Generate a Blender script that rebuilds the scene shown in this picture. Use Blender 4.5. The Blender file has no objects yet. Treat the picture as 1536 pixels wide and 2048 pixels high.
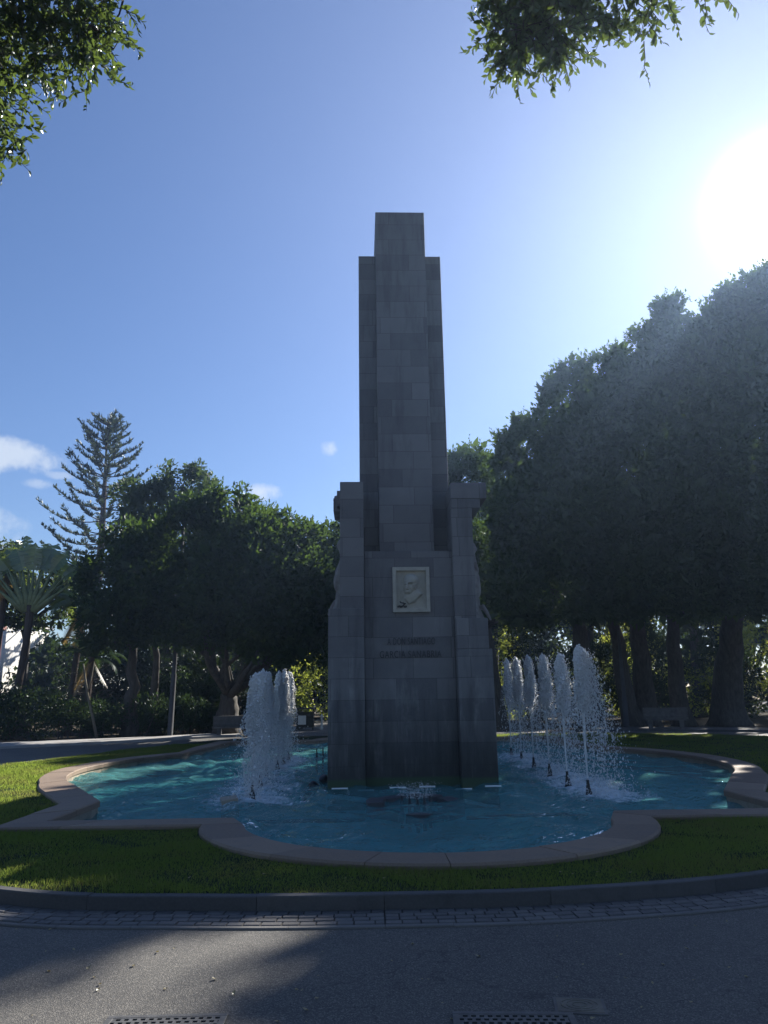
import bpy, bmesh, math, random
import numpy as np
from mathutils import Vector, Matrix, noise

R_ = math.radians
SC = bpy.context.scene
COL = SC.collection

# ---------------------------------------------------------------- camera
cam = bpy.data.cameras.new("camera")
cam.sensor_fit = 'VERTICAL'
cam.sensor_height = 36.0
cam.lens = 36.0 * 1479.0 / 2048.0
cam.clip_start, cam.clip_end = 0.05, 3000
co = bpy.data.objects.new("camera", cam)
COL.objects.link(co)
co.location = (0, 0, 1.6)
co.rotation_euler = (Matrix.Rotation(R_(90 + 14.1), 3, 'X') @ Matrix.Rotation(-0.014, 3, 'Z')).to_euler()
SC.camera = co
SC.render.resolution_x, SC.render.resolution_y = 768, 1024

# ---------------------------------------------------------------- light
SUN_AZ, SUN_EL = R_(31.6), R_(32.3)
SUN_DIR = Vector((math.sin(SUN_AZ) * math.cos(SUN_EL), math.cos(SUN_AZ) * math.cos(SUN_EL), math.sin(SUN_EL)))
SKY_STRENGTH = 0.05
SC.view_settings.view_transform = 'Standard'
SC.view_settings.look = 'None'
SC.view_settings.gamma = 1.0
SC.view_settings.exposure = 1.26
SC.cycles.max_bounces = 10
SC.cycles.transparent_max_bounces = 12
SC.cycles.volume_bounces = 0
SC.cycles.caustics_reflective = False
SC.cycles.caustics_refractive = False
SC.cycles.sample_clamp_indirect = 6.0

sl = bpy.data.lights.new("sun", 'SUN')
sl.energy = 5.0
sl.angle = R_(0.53)
sl.color = (1.0, 0.94, 0.84)
so = bpy.data.objects.new("sun", sl)
COL.objects.link(so)
so.rotation_euler = SUN_DIR.to_track_quat('Z', 'Y').to_euler()
so.location = SUN_DIR * 100

def build_world():
    w = bpy.data.worlds.new("World")
    SC.world = w
    w.use_nodes = True
    nt = w.node_tree
    N, L = nt.nodes, nt.links
    N.clear()
    out = N.new('ShaderNodeOutputWorld')
    bg = N.new('ShaderNodeBackground')
    sky = N.new('ShaderNodeTexSky')
    sky.sky_type = 'NISHITA'
    sky.sun_disc = False
    sky.sun_elevation = SUN_EL
    sky.sun_rotation = SUN_AZ
    sky.altitude = 50
    sky.air_density = 1.25
    sky.dust_density = 0.15
    sky.ozone_density = 3.5
    bg.inputs['Strength'].default_value = SKY_STRENGTH
    geo = N.new('ShaderNodeTexCoord')
    nrm = N.new('ShaderNodeVectorMath'); nrm.operation = 'NORMALIZE'
    L.new(geo.outputs['Generated'], nrm.inputs[0])
    # solar aureole: hazy air brightens towards the real sun direction
    dot = N.new('ShaderNodeVectorMath'); dot.operation = 'DOT_PRODUCT'
    dot.inputs[1].default_value = SUN_DIR
    L.new(nrm.outputs[0], dot.inputs[0])
    def mth(op, a, b=None, clamp=False):
        m = N.new('ShaderNodeMath'); m.operation = op; m.use_clamp = clamp
        for i, v in enumerate((a, b)):
            if v is None: continue
            if isinstance(v, (int, float)): m.inputs[i].default_value = v
            else: L.new(v, m.inputs[i])
        return m.outputs[0]
    d = mth('MAXIMUM', dot.outputs['Value'], 0.0)
    a1 = mth('MULTIPLY', mth('POWER', d, 7), 1.55)
    a2 = mth('MULTIPLY', mth('POWER', d, 40), 1.1)
    a3 = mth('MULTIPLY', mth('POWER', d, 1300), 50.0)
    glow = mth('ADD', mth('ADD', a1, a2), a3)
    gc = N.new('ShaderNodeVectorMath'); gc.operation = 'SCALE'
    gc.inputs[0].default_value = (1.0, 0.88, 0.76)
    L.new(glow, gc.inputs['Scale'])
    add = N.new('ShaderNodeVectorMath'); add.operation = 'ADD'
    tint = N.new('ShaderNodeVectorMath'); tint.operation = 'MULTIPLY'; tint.inputs[1].default_value = (.79, .85, 1.05)   # deep dry-air blue
    L.new(sky.outputs[0], tint.inputs[0]); L.new(tint.outputs[0], add.inputs[0]); L.new(gc.outputs[0], add.inputs[1])
    col = add.outputs[0]
    # small fair-weather clouds low on the left, as directions in the sky
    nz = N.new('ShaderNodeTexNoise'); nz.inputs['Scale'].default_value = 14; nz.inputs['Detail'].default_value = 9
    nz.inputs['Roughness'].default_value = 0.62
    L.new(nrm.outputs[0], nz.inputs['Vector'])
    for (az, el, ra, re, op) in CLOUDS:
        c = Vector((math.sin(az) * math.cos(el), math.cos(az) * math.cos(el), math.sin(el)))
        right = Vector((math.cos(az), -math.sin(az), 0)); up = right.cross(c)
        ds = []
        for ax, rr in ((right, ra), (up, re)):
            q = N.new('ShaderNodeVectorMath'); q.operation = 'DOT_PRODUCT'
            L.new(nrm.outputs[0], q.inputs[0]); q.inputs[1].default_value = ax
            s = mth('DIVIDE', mth('SUBTRACT', q.outputs['Value'], c.dot(ax)), rr)
            ds.append(mth('MULTIPLY', s, s))
        r2 = mth('ADD', ds[0], ds[1])
        v = mth('ADD', mth('SUBTRACT', 1.0, r2), mth('MULTIPLY', mth('SUBTRACT', nz.outputs['Fac'], 0.5), 4.2))
        m = N.new('ShaderNodeMapRange'); m.interpolation_type = 'SMOOTHSTEP'
        m.inputs['From Min'].default_value = 0.0; m.inputs['From Max'].default_value = 1.1
        m.inputs['To Max'].default_value = op
        L.new(v, m.inputs['Value'])
        fw = mth('GREATER_THAN', dot_fwd(N, L, nrm, c), 0.5)
        fac = mth('MULTIPLY', m.outputs[0], fw)
        mx = N.new('ShaderNodeMixRGB')
        L.new(fac, mx.inputs['Fac']); L.new(col, mx.inputs['Color1'])
        mx.inputs['Color2'].default_value = (6.2, 6.9, 7.9, 1)
        col = mx.outputs[0]
    L.new(col, bg.inputs['Color'])
    L.new(bg.outputs[0], out.inputs['Surface'])

def dot_fwd(N, L, nrm, c):
    q = N.new('ShaderNodeVectorMath'); q.operation = 'DOT_PRODUCT'
    L.new(nrm.outputs[0], q.inputs[0]); q.inputs[1].default_value = c
    return q.outputs['Value']

CLOUDS = [(-0.490, 0.293, 0.060, 0.021, .8), (-0.455, 0.262, 0.024, 0.008, .45), (-0.077, 0.332, 0.017, 0.016, 0.8),
          (-0.16, 0.272, 0.03, 0.014, 0.9), (-0.51, 0.200, 0.070, 0.034, .8), (-0.43, 0.275, 0.018, 0.006, .4)]
build_world()

# ---------------------------------------------------------------- helpers
def tag(o, label=None, cat=None, group=None, kind=None):
    if label: o['label'] = label
    if cat: o['category'] = cat
    if group: o['group'] = group
    if kind: o['kind'] = kind
    return o

def empty(name, loc=(0, 0, 0), rz=0.0):
    o = bpy.data.objects.new(name, None)
    COL.objects.link(o)
    o.location = loc
    o.rotation_euler = (0, 0, rz)
    o.empty_display_size = 0.2
    return o

def link(name, me, m=None, parent=None, smooth=False):
    o = bpy.data.objects.new(name, me)
    COL.objects.link(o)
    if m is not None: me.materials.append(m)
    if parent is not None: o.parent = parent
    if smooth: me.polygons.foreach_set('use_smooth', np.ones(len(me.polygons), bool))
    return o

def np_mesh(name, V, F, m=None, parent=None, smooth=False):
    V = np.asarray(V, np.float32); F = np.asarray(F, np.int32)
    me = bpy.data.meshes.new(name)
    k = F.shape[1]
    me.vertices.add(len(V)); me.vertices.foreach_set('co', V.ravel())
    me.loops.add(F.size); me.loops.foreach_set('vertex_index', F.ravel())
    me.polygons.add(len(F)); me.polygons.foreach_set('loop_start', np.arange(len(F), dtype=np.int32) * k)
    me.update(calc_edges=True)
    return link(name, me, m, parent, smooth)

def copy_tree(o, parent=None):
    c = o.copy(); COL.objects.link(c); c.parent = parent
    for ch in list(o.children): copy_tree(ch, c)
    return c

class MB:
    def __init__(s): s.v = []; s.f = []
    def add(s, V, F):
        b = len(s.v); s.v += [tuple(p) for p in V]; s.f += [tuple(i + b for i in f) for f in F]
    def box(s, x0, x1, y0, y1, z0, z1, bev=0.0, taper=0.0, rot=None, at=(0, 0, 0)):
        if bev <= 0:
            V = [(x0, y0, z0), (x1, y0, z0), (x1, y1, z0), (x0, y1, z0), (x0, y0, z1), (x1, y0, z1), (x1, y1, z1), (x0, y1, z1)]
            F = [(0, 3, 2, 1), (4, 5, 6, 7), (0, 1, 5, 4), (1, 2, 6, 5), (2, 3, 7, 6), (3, 0, 4, 7)]
        else:
            bm = bmesh.new(); bmesh.ops.create_cube(bm, size=1)
            for v in bm.verts:
                v.co = ((x0 + x1) / 2 + v.co.x * (x1 - x0), (y0 + y1) / 2 + v.co.y * (y1 - y0), (z0 + z1) / 2 + v.co.z * (z1 - z0))
            bmesh.ops.bevel(bm, geom=bm.edges[:], offset=bev, segments=2, affect='EDGES', profile=0.6)
            bm.verts.index_update()
            V = [v.co.copy() for v in bm.verts]; F = [[v.index for v in f.verts] for f in bm.faces]
            bm.free()
        if rot is not None: V = [rot @ Vector(p) + Vector(at) for p in V]
        s.add(V, F)
    def tube(s, pts, rad, n=8, cap=True, flute=0.0, nfl=5, ph=0.0):
        pts = [Vector(p) for p in pts]
        rings = []
        ref = Vector((0.3, 1, 0.05)).normalized()
        for i, p in enumerate(pts):
            d = (pts[min(i + 1, len(pts) - 1)] - pts[max(i - 1, 0)]).normalized()
            if abs(d.dot(ref)) > .95: ref = Vector((1, 0.2, 0)).normalized()
            a = (ref - d * ref.dot(d)).normalized(); b = d.cross(a)
            r = rad[i] if hasattr(rad, '__len__') else rad
            ring = []
            for k in range(n):
                t = 2 * math.pi * k / n
                rr = r * (1 + flute * math.sin(nfl * t + ph) + flute * .5 * math.sin((nfl + 2) * t + 2.1 * ph + i * .15))
                ring.append(p + (a * math.cos(t) + b * math.sin(t)) * rr)
            rings.append(ring)
        V = [q for r in rings for q in r]
        F = [(i * n + k, i * n + (k + 1) % n, (i + 1) * n + (k + 1) % n, (i + 1) * n + k) for i in range(len(pts) - 1) for k in range(n)]
        if cap:
            F.append(tuple(range(n - 1, -1, -1))); F.append(tuple(range((len(pts) - 1) * n, len(pts) * n)))
        s.add(V, F)
    def lathe(s, prof, c=(0, 0, 0), n=24):
        V = [(c[0] + r * math.cos(2 * math.pi * k / n), c[1] + r * math.sin(2 * math.pi * k / n), c[2] + z) for r, z in prof for k in range(n)]
        F = [(i * n + k, i * n + (k + 1) % n, (i + 1) * n + (k + 1) % n, (i + 1) * n + k) for i in range(len(prof) - 1) for k in range(n)]
        F.append(tuple(range(n - 1, -1, -1))); F.append(tuple(range((len(prof) - 1) * n, len(prof) * n)))
        s.add(V, F)
    def ball(s, c, r, n=10, m=7, rot=None):
        r = r if hasattr(r, '__len__') else (r, r, r)
        V = []; F = []
        for i in range(m + 1):
            t = math.pi * i / m
            for k in range(n):
                p = 2 * math.pi * k / n
                q = Vector((r[0] * math.sin(t) * math.cos(p), r[1] * math.sin(t) * math.sin(p), r[2] * math.cos(t)))
                if rot is not None: q = rot @ q
                V.append(q + Vector(c))
        F = [(i * n + k, (i + 1) * n + k, (i + 1) * n + (k + 1) % n, i * n + (k + 1) % n) for i in range(m) for k in range(n)]
        s.add(V, F)
    def prism(s, poly, z0, z1):
        n = len(poly)
        V = [(x, y, z0) for x, y in poly] + [(x, y, z1) for x, y in poly]
        F = [tuple(range(n - 1, -1, -1)), tuple(range(n, 2 * n))] + [(i, (i + 1) % n, n + (i + 1) % n, n + i) for i in range(n)]
        s.add(V, F)
    def build(s, name, m, parent=None, smooth=False):
        me = bpy.data.meshes.new(name)
        me.from_pydata([tuple(p) for p in s.v], [], s.f)
        me.update()
        return link(name, me, m, parent, smooth)

# ---------------------------------------------------------------- materials
class NT:
    def __init__(s, name):
        s.m = bpy.data.materials.new(name); s.m.use_nodes = True
        s.t = s.m.node_tree; s.N = s.t.nodes; s.L = s.t.links; s.N.clear()
        s.out = s.N.new('ShaderNodeOutputMaterial')
    def n(s, ty, **kw):
        x = s.N.new('ShaderNode' + ty)
        for k, v in kw.items():
            if hasattr(x, k) and k not in x.inputs: setattr(x, k, v)
            else: s.set(x.inputs[k], v)
        return x
    def set(s, inp, v):
        if isinstance(v, bpy.types.NodeSocket): s.L.new(v, inp)
        else:
            if isinstance(v, tuple) and len(v) == 3 and inp.type == 'RGBA': v = v + (1,)
            inp.default_value = v
    def math(s, op, a, b=0.0, clamp=False):
        x = s.N.new('ShaderNodeMath'); x.operation = op; x.use_clamp = clamp
        s.set(x.inputs[0], a); s.set(x.inputs[1], b); return x.outputs[0]
    def noise(s, vec, scale, detail=4, rough=.55):
        x = s.n('TexNoise', Scale=scale, Detail=detail, Roughness=rough)
        if vec is not None: s.L.new(vec, x.inputs['Vector'])
        return x.outputs['Fac']
    def ramp(s, fac, stops):
        x = s.N.new('ShaderNodeValToRGB'); s.L.new(fac, x.inputs[0])
        e = x.color_ramp.elements
        while len(e) < len(stops): e.new(0.5)
        for q, (p, c) in zip(e, stops):
            q.position = p; q.color = c + (1,) if len(c) == 3 else c
        return x.outputs[0]
    def mix(s, fac, a, b, mode='MIX'):
        x = s.N.new('ShaderNodeMixRGB'); x.blend_type = mode
        s.set(x.inputs[0], fac); s.set(x.inputs[1], a); s.set(x.inputs[2], b); return x.outputs[0]
    def rng(s, v, a, b, c=0.0, d=1.0):
        x = s.n('MapRange'); s.set(x.inputs['Value'], v)
        for k, q in zip(('From Min', 'From Max', 'To Min', 'To Max'), (a, b, c, d)): x.inputs[k].default_value = q
        return x.outputs[0]
    def bump(s, h, strength=.3, dist=.02):
        x = s.n('Bump', Strength=strength, Distance=dist); s.L.new(h, x.inputs['Height']); return x.outputs[0]
    def pos(s): return s.n('NewGeometry').outputs['Position']
    def obj(s): return s.n('TexCoord').outputs['Object']
    def isl(s): return s.n('NewGeometry').outputs['Random Per Island']
    def finish(s, col, rough=.8, normal=None, spec=.3, metal=0.0):
        p = s.n('BsdfPrincipled')
        s.set(p.inputs['Base Color'], col); s.set(p.inputs['Roughness'], rough)
        s.set(p.inputs['Specular IOR Level'], spec); s.set(p.inputs['Metallic'], metal)
        if normal is not None: s.L.new(normal, p.inputs['Normal'])
        s.L.new(p.outputs[0], s.out.inputs['Surface']); return s.m

def simple(name, col, rough=.7, spec=.3, metal=0.0, var=.25, scale=6.0, bump=.15):
    t = NT(name); v = t.obj()
    f = t.noise(v, scale, 6)
    c = t.mix(t.rng(f, .3, .7), tuple(x * (1 - var) for x in col), tuple(min(1, x * (1 + var)) for x in col))
    return t.finish(c, rough, t.bump(t.noise(v, scale * 8, 3), bump, .01), spec, metal)

def monument_stone():
    t = NT("basalt_ashlar"); v = t.obj()
    sp = t.n('SeparateXYZ'); t.L.new(v, sp.inputs[0])
    cm = t.n('CombineXYZ')
    t.set(cm.inputs[0], t.math('ADD', t.math('ADD', sp.outputs[0], sp.outputs[1]), 0.37)); t.set(cm.inputs[1], t.math('ADD', sp.outputs[2], .02))
    b = t.n('TexBrick', offset=.43, squash=1.25, squash_frequency=3)
    t.L.new(cm.outputs[0], b.inputs['Vector'])
    for k, q in (('Scale', 1.0), ('Mortar Size', .006), ('Mortar Smooth', .3), ('Bias', 0.0), ('Brick Width', .78), ('Row Height', .395)): b.inputs[k].default_value = q
    b.inputs['Color1'].default_value = (.09, .095, .108, 1); b.inputs['Color2'].default_value = (.215, .217, .226, 1); b.inputs['Mortar'].default_value = (.04, .04, .04, 1)
    st = t.n('Mapping'); t.L.new(v, st.inputs[0]); st.inputs['Scale'].default_value = (5, 5, .7)
    streak = t.noise(st.outputs[0], 1.0, 8, .65)
    fine = t.noise(v, 38, 5, .7); mid = t.noise(v, 2.2, 6, .6)
    c = t.mix(.36, b.outputs['Color'], t.mix(t.rng(mid, .3, .7), (.105, .109, .120), (.185, .186, .192)))
    c = t.mix(t.rng(fine, .35, .75, 0, .45), c, (.17, .166, .16))
    low = t.rng(sp.outputs[2], 3.6, 1.2)           # lime runs low on the piers
    lime = t.math('MULTIPLY', t.rng(streak, .50, .66), t.math('MULTIPLY', low, t.rng(mid, .4, .6)))
    c = t.mix(t.math('MULTIPLY', lime, .75, True), c, (.30, .305, .30))
    soot = t.math('MULTIPLY', t.rng(t.noise(st.outputs[0], .55, 7, .7), .52, .68), .45, True)
    c = t.mix(soot, c, (.045, .047, .052))
    algae = t.math('MULTIPLY', t.rng(t.math('ADD', sp.outputs[2], t.math('MULTIPLY', t.math('SUBTRACT', streak, .5), 2.2)), 1.7, .2), 1.0, True)
    c = t.mix(t.math('MULTIPLY', algae, .85), c, (.03, .034, .034))
    c = t.mix(t.rng(sp.outputs[2], .17, .12), c, (.05, .085, .05))
    h = t.math('ADD', t.math('MULTIPLY', fine, .35), t.math('MULTIPLY', b.outputs['Fac'], -1.2))
    return t.finish(c, .85, t.bump(h, .35, .012), .25)

def island_stone(name, a, b, rough=.8, scale=9.0, stain=(.12, .10, .09), bump=.4):
    t = NT(name); v = t.pos()
    c = t.mix(t.isl(), a, b)
    f = t.noise(v, scale, 8, .65); g = t.noise(v, scale * 9, 4, .6)
    c = t.mix(t.rng(f, .5, .75, 0, .6), c, stain)
    c = t.mix(t.rng(g, .4, .8, 0, .3), c, tuple(min(1, x * 1.5) for x in b))
    return t.finish(c, rough, t.bump(t.math('ADD', f, t.math('MULTIPLY', g, .5)), bump, .012), .3)

def asphalt():
    t = NT("asphalt"); v = t.pos()
    vo = t.n('TexVoronoi', Scale=150.0); t.L.new(v, vo.inputs['Vector'])
    g = t.noise(v, 60, 4, .7); big = t.noise(v, .7, 6, .6); mid = t.noise(v, 5, 6, .6)
    c = t.mix(t.rng(big, .3, .7), (.058, .057, .056), (.094, .09, .083))
    c = t.mix(t.rng(mid, .45, .75, 0, .5), c, (.10, .095, .088))
    sep = t.n('SeparateColor'); t.L.new(vo.outputs['Color'], sep.inputs[0])
    c = t.mix(t.math('MULTIPLY', t.rng(sep.outputs[0], .72, .8), .55), c, (.23, .215, .19))
    c = t.mix(t.math('MULTIPLY', t.rng(sep.outputs[1], .75, .8), .6), c, (.025, .026, .03))
    # old trench patch and hairline cracks
    cr = t.n('TexVoronoi', Scale=.55, feature='DISTANCE_TO_EDGE'); 
    mp = t.n('VectorMath', operation='ADD'); t.L.new(v, mp.inputs[0])
    nn = t.n('TexNoise', Scale=2.0, Detail=5.0); t.L.new(v, nn.inputs['Vector']); t.L.new(nn.outputs['Color'], mp.inputs[1])
    t.L.new(mp.outputs[0], cr.inputs['Vector'])
    c = t.mix(t.math('MULTIPLY', t.rng(cr.outputs['Distance'], .006, .0), .6), c, (.02, .02, .022))
    h = t.math('ADD', t.math('MULTIPLY', vo.outputs['Distance'], 1.0), t.math('MULTIPLY', g, .6))
    return t.finish(c, t.rng(g, .3, .7, .62, .85), t.bump(h, .55, .006), .35)

def leaf_mat(name, dark, light, trans, tw=.4, gloss=.05, rough=.42):
    t = NT(name)
    r = t.isl()
    c = t.mix(r, dark, light)
    tc = t.mix(r, tuple(x * .8 for x in trans), trans)
    d = t.n('BsdfDiffuse', Color=c); tr = t.n('BsdfTranslucent', Color=tc); g = t.n('BsdfGlossy', Roughness=rough, Color=(.9, .95, 1.0))
    m1 = t.n('MixShader', Fac=tw); t.L.new(d.outputs[0], m1.inputs[1]); t.L.new(tr.outputs[0], m1.inputs[2])
    m2 = t.n('MixShader', Fac=gloss); t.L.new(m1.outputs[0], m2.inputs[1]); t.L.new(g.outputs[0], m2.inputs[2])
    t.L.new(m2.outputs[0], t.out.inputs['Surface']); return t.m

def bark(name, a, b):
    t = NT(name); v = t.obj()
    mp = t.n('Mapping'); t.L.new(v, mp.inputs[0]); mp.inputs['Scale'].default_value = (6, 6, 1.2)
    f = t.noise(mp.outputs[0], 1.5, 8, .65); g = t.noise(v, 30, 4)
    c = t.mix(t.rng(f, .3, .7), a, b)
    return t.finish(c, .9, t.bump(t.math('ADD', f, t.math('MULTIPLY', g, .3)), .7, .04), .2)

JETS_R = [(3.31, 12.97, 2.39), (3.31, 14.42, 2.34), (3.32, 16.02, 2.42), (3.34, 17.79, 2.48), (3.37, 19.56, 2.53), (3.40, 21.30, 2.56)]
JETS_L = [(-2.24, 12.93, 2.00), (-2.37, 14.53, 2.12), (-2.52, 16.2, 2.14), (-2.54, 17.95, 2.20), (-2.62, 19.53, 2.29), (-2.69, 21.08, 2.30)]

def water_mat():
    t = NT("pool_water"); v = t.pos()
    sv = t.n('Mapping'); t.L.new(v, sv.inputs[0]); sv.inputs['Scale'].default_value = (.8, 1.25, 1)
    n1 = t.noise(sv.outputs[0], 6.5, 2, .45); n2 = t.noise(sv.outputs[0], 15, 2, .5)
    h = t.math('ADD', t.math('MULTIPLY', n1, 1.0), t.math('MULTIPLY', n2, .42))
    nb = t.bump(h, 1.0, .16)
    fr = t.n('Fresnel', IOR=1.33); t.L.new(nb, fr.inputs['Normal'])
    ta = t.n('BsdfTransparent', Color=(.66, .90, .93)); td = t.n('BsdfDiffuse', Color=(.13, .38, .38)); tr = t.n('MixShader', Fac=.36); t.L.new(ta.outputs[0], tr.inputs[1]); t.L.new(td.outputs[0], tr.inputs[2]); gl = t.n('BsdfGlossy', Roughness=.02, Color=(1, 1, 1)); t.L.new(nb, gl.inputs['Normal'])
    m = t.n('MixShader'); t.set(m.inputs[0], t.math('MULTIPLY', fr.outputs[0], .95)); t.L.new(tr.outputs[0], m.inputs[1]); t.L.new(gl.outputs[0], m.inputs[2])
    # broken white foam where the falling water lands
    at = t.n('Attribute', attribute_name='foam')
    fn = t.noise(v, 9, 9, .7)
    mask = t.rng(t.math('ADD', at.outputs['Fac'], t.math('MULTIPLY', t.math('SUBTRACT', fn, .5), 1.7)), (.30), .85)
    fd = t.n('BsdfDiffuse', Color=(.72, .78, .82)); 
    m2 = t.n('MixShader'); t.set(m2.inputs[0], t.math('MULTIPLY', mask, .8, True)); t.L.new(m.outputs[0], m2.inputs[1]); t.L.new(fd.outputs[0], m2.inputs[2])
    t.L.new(m2.outputs[0], t.out.inputs['Surface']); return t.m

def spray_mat(name, tp):
    t = NT(name)
    d = t.n('BsdfDiffuse', Color=(.95, .97, .98)); g = t.n('BsdfGlass', IOR=1.33, Roughness=.25)
    a = t.n('MixShader', Fac=.30); t.L.new(d.outputs[0], a.inputs[1]); t.L.new(g.outputs[0], a.inputs[2])
    x = t.n('BsdfTransparent', Color=(.95, .98, 1)); c = t.n('MixShader', Fac=tp); t.L.new(a.outputs[0], c.inputs[1]); t.L.new(x.outputs[0], c.inputs[2])
    t.L.new(c.outputs[0], t.out.inputs['Surface']); return t.m

def pool_floor_mat():
    t = NT("pool_paint"); v = t.pos()
    f = t.noise(v, 1.2, 7, .6); g = t.noise(v, 8, 5, .6)
    # focused light ripples need real caustics, so paint only wear here
    c = t.mix(t.rng(f, .3, .7), (.13, .45, .45), (.20, .56, .54))
    c = t.mix(t.rng(g, .55, .8, 0, .4), c, (.045, .18, .19))
    return t.finish(c, .7, None, .2)

def lawn_mat():
    t = NT("lawn_turf"); v = t.pos()
    f = t.noise(v, 1.4, 7, .6); g = t.noise(v, 45, 4, .7)
    c = t.mix(t.rng(f, .35, .7), (.015, .026, .013), (.03, .042, .017))
    c = t.mix(t.rng(f, .62, .8, 0, .6), c, (.075, .06, .035))
    c = t.mix(t.rng(g, .4, .8, 0, .5), c, (.02, .03, .01))
    return t.finish(c, .95, t.bump(g, .8, .03), .1)

def soil_mat():
    t = NT("leaf_littered_soil"); v = t.pos()
    f = t.noise(v, .5, 8, .65); g = t.noise(v, 25, 5, .7)
    c = t.mix(t.rng(f, .3, .7), (.035, .03, .022), (.075, .06, .042))
    c = t.mix(t.rng(g, .55, .75, 0, .5), c, (.12, .09, .055))
    return t.finish(c, .95, t.bump(g, .6, .03), .1)

M = {}
M['stone'] = monument_stone()
M['coping'] = island_stone("rim_sandstone", (.155, .112, .084), (.23, .172, .126), .75, 5.0, (.13, .11, .10))
M['rubble'] = island_stone("rim_wall_stone", (.24, .21, .17), (.36, .31, .24), .85, 6.0, (.10, .10, .07), .8)
M['kerb'] = island_stone("kerb_stone", (.055, .057, .062), (.085, .085, .088), .8, 6.0, (.04, .04, .043))
M['sett'] = island_stone("sett_stone", (.07, .069, .072), (.125, .12, .117), .7, 20.0, (.09, .085, .08))
M['joint'] = simple("sett_joint", (.06, .055, .05), .95, var=.4, scale=30)
M['edging'] = island_stone("concrete_edging", (.10, .098, .096), (.135, .13, .125), .8, 10.0, (.15, .14, .13))
M['asphalt'] = asphalt()
M['pave'] = simple("pale_paving", (.30, .29, .28), .8, scale=1.5, var=.2)
M['soil'] = soil_mat(); M['lawn'] = lawn_mat(); M['poolfloor'] = pool_floor_mat(); M['water'] = water_mat()
M['spray'] = spray_mat("white_spray", .0); M['stream'] = spray_mat("clear_stream", .3)
M['plaque'] = simple("pale_plaque_marble", (.37, .36, .31), .6, scale=7, var=.12)
M['statue'] = simple("carved_grey_stone", (.19, .187, .18), .85, scale=8, var=.25, bump=.4)
M['bronze'] = simple("dark_bronze", (.03, .032, .032), .5, .5, .6)
M['letter'] = simple("dark_letter_metal", (.072, .076, .085), .7, .2, .0)
M['nozzle'] = simple("black_nozzle_metal", (.02, .022, .026), .4, .5, .3)
M['whitebar'] = simple("white_tube_plastic", (.8, .82, .82), .4, var=.05)
M['iron'] = simple("cast_iron", (.10, .10, .10), .55, .5, .5, scale=14)
M['ironpit'] = simple("drain_pit", (.012, .012, .013), .9)
M['cover'] = simple("old_cover_steel", (.13, .12, .10), .6, .4, .3, scale=14)
M['steel'] = simple("galvanised_pole", (.075, .078, .085), .85, .1, 0.0, var=.1)
M['concrete'] = simple("bench_concrete", (.09, .088, .086), .85)
M['binbody'] = simple("bin_dark_paint", (.03, .035, .03), .5)
M['white'] = simple("white_paint", (.78, .78, .76), .6, var=.06)
M['plaster'] = simple("white_plaster", (.76, .75, .72), .85, var=.07, scale=1.0)
M['glass'] = simple("dark_window", (.03, .035, .04), .1, .6)
M['pinkwall'] = simple("red_plaster", (.30, .16, .14), .85)
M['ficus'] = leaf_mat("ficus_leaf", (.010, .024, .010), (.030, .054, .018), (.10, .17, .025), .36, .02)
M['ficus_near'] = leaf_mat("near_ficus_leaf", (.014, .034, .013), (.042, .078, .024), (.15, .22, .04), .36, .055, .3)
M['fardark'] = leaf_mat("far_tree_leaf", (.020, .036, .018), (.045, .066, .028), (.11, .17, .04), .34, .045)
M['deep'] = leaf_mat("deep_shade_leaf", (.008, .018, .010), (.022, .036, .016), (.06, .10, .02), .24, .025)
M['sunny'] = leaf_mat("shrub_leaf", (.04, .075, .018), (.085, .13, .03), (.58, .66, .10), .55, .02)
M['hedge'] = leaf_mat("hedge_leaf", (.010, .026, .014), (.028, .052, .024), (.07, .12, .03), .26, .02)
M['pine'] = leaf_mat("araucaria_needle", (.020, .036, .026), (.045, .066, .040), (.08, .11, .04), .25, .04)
M['palm'] = leaf_mat("palm_leaf", (.03, .07, .018), (.075, .13, .03), (.32, .42, .06), .45, .08)
M['petiole'] = simple("petiole_green", (.16, .19, .09), .6)
M['dry'] = leaf_mat("dry_leaf", (.20, .13, .05), (.36, .25, .10), (.5, .33, .1), .4, .04)
def grass_mat():
    t = NT("grass_blade"); v = t.pos(); r = t.isl()
    c = t.mix(r, (.011, .027, .021), (.025, .045, .031))
    f = t.noise(v, 1.1, 6, .65); g = t.noise(v, 6.0, 5, .6)
    dry = t.math('MULTIPLY', t.rng(t.math('ADD', f, t.math('MULTIPLY', t.math('SUBTRACT', r, .5), .25)), .50, .66), .7, True)
    c = t.mix(dry, c, (.055, .052, .026)); c = t.mix(t.rng(g, .55, .7, 0, .5), c, (.012, .026, .012))
    tc = t.mix(dry, (.40, .54, .08), (.44, .40, .14))
    d = t.n('BsdfDiffuse', Color=c); tr = t.n('BsdfTranslucent', Color=tc); m = t.n('MixShader', Fac=.38)
    t.L.new(d.outputs[0], m.inputs[1]); t.L.new(tr.outputs[0], m.inputs[2]); t.L.new(m.outputs[0], t.out.inputs['Surface']); return t.m
M['grass'] = grass_mat()
M['bark'] = bark("ficus_bark", (.042, .040, .038), (.095, .09, .084))
M['pinebark'] = bark("pine_bark", (.05, .04, .035), (.10, .08, .07))
M['palebark'] = bark("pale_stem", (.10, .09, .07), (.20, .18, .14))
M['litter'] = leaf_mat("fallen_leaf", (.10, .07, .04), (.42, .36, .18), (.4, .3, .1), .2, .06)
M['bird'] = simple("pigeon_feather", (.16, .16, .18), .7)

# ---------------------------------------------------------------- plan geometry
PC = Vector((0.25, 18.0)); PHI = R_(1.55)
def p2w(u, v):
    c, s = math.cos(PHI), math.sin(PHI)
    return (PC.x + u * c - v * s, PC.y + u * s + v * c)

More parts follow.
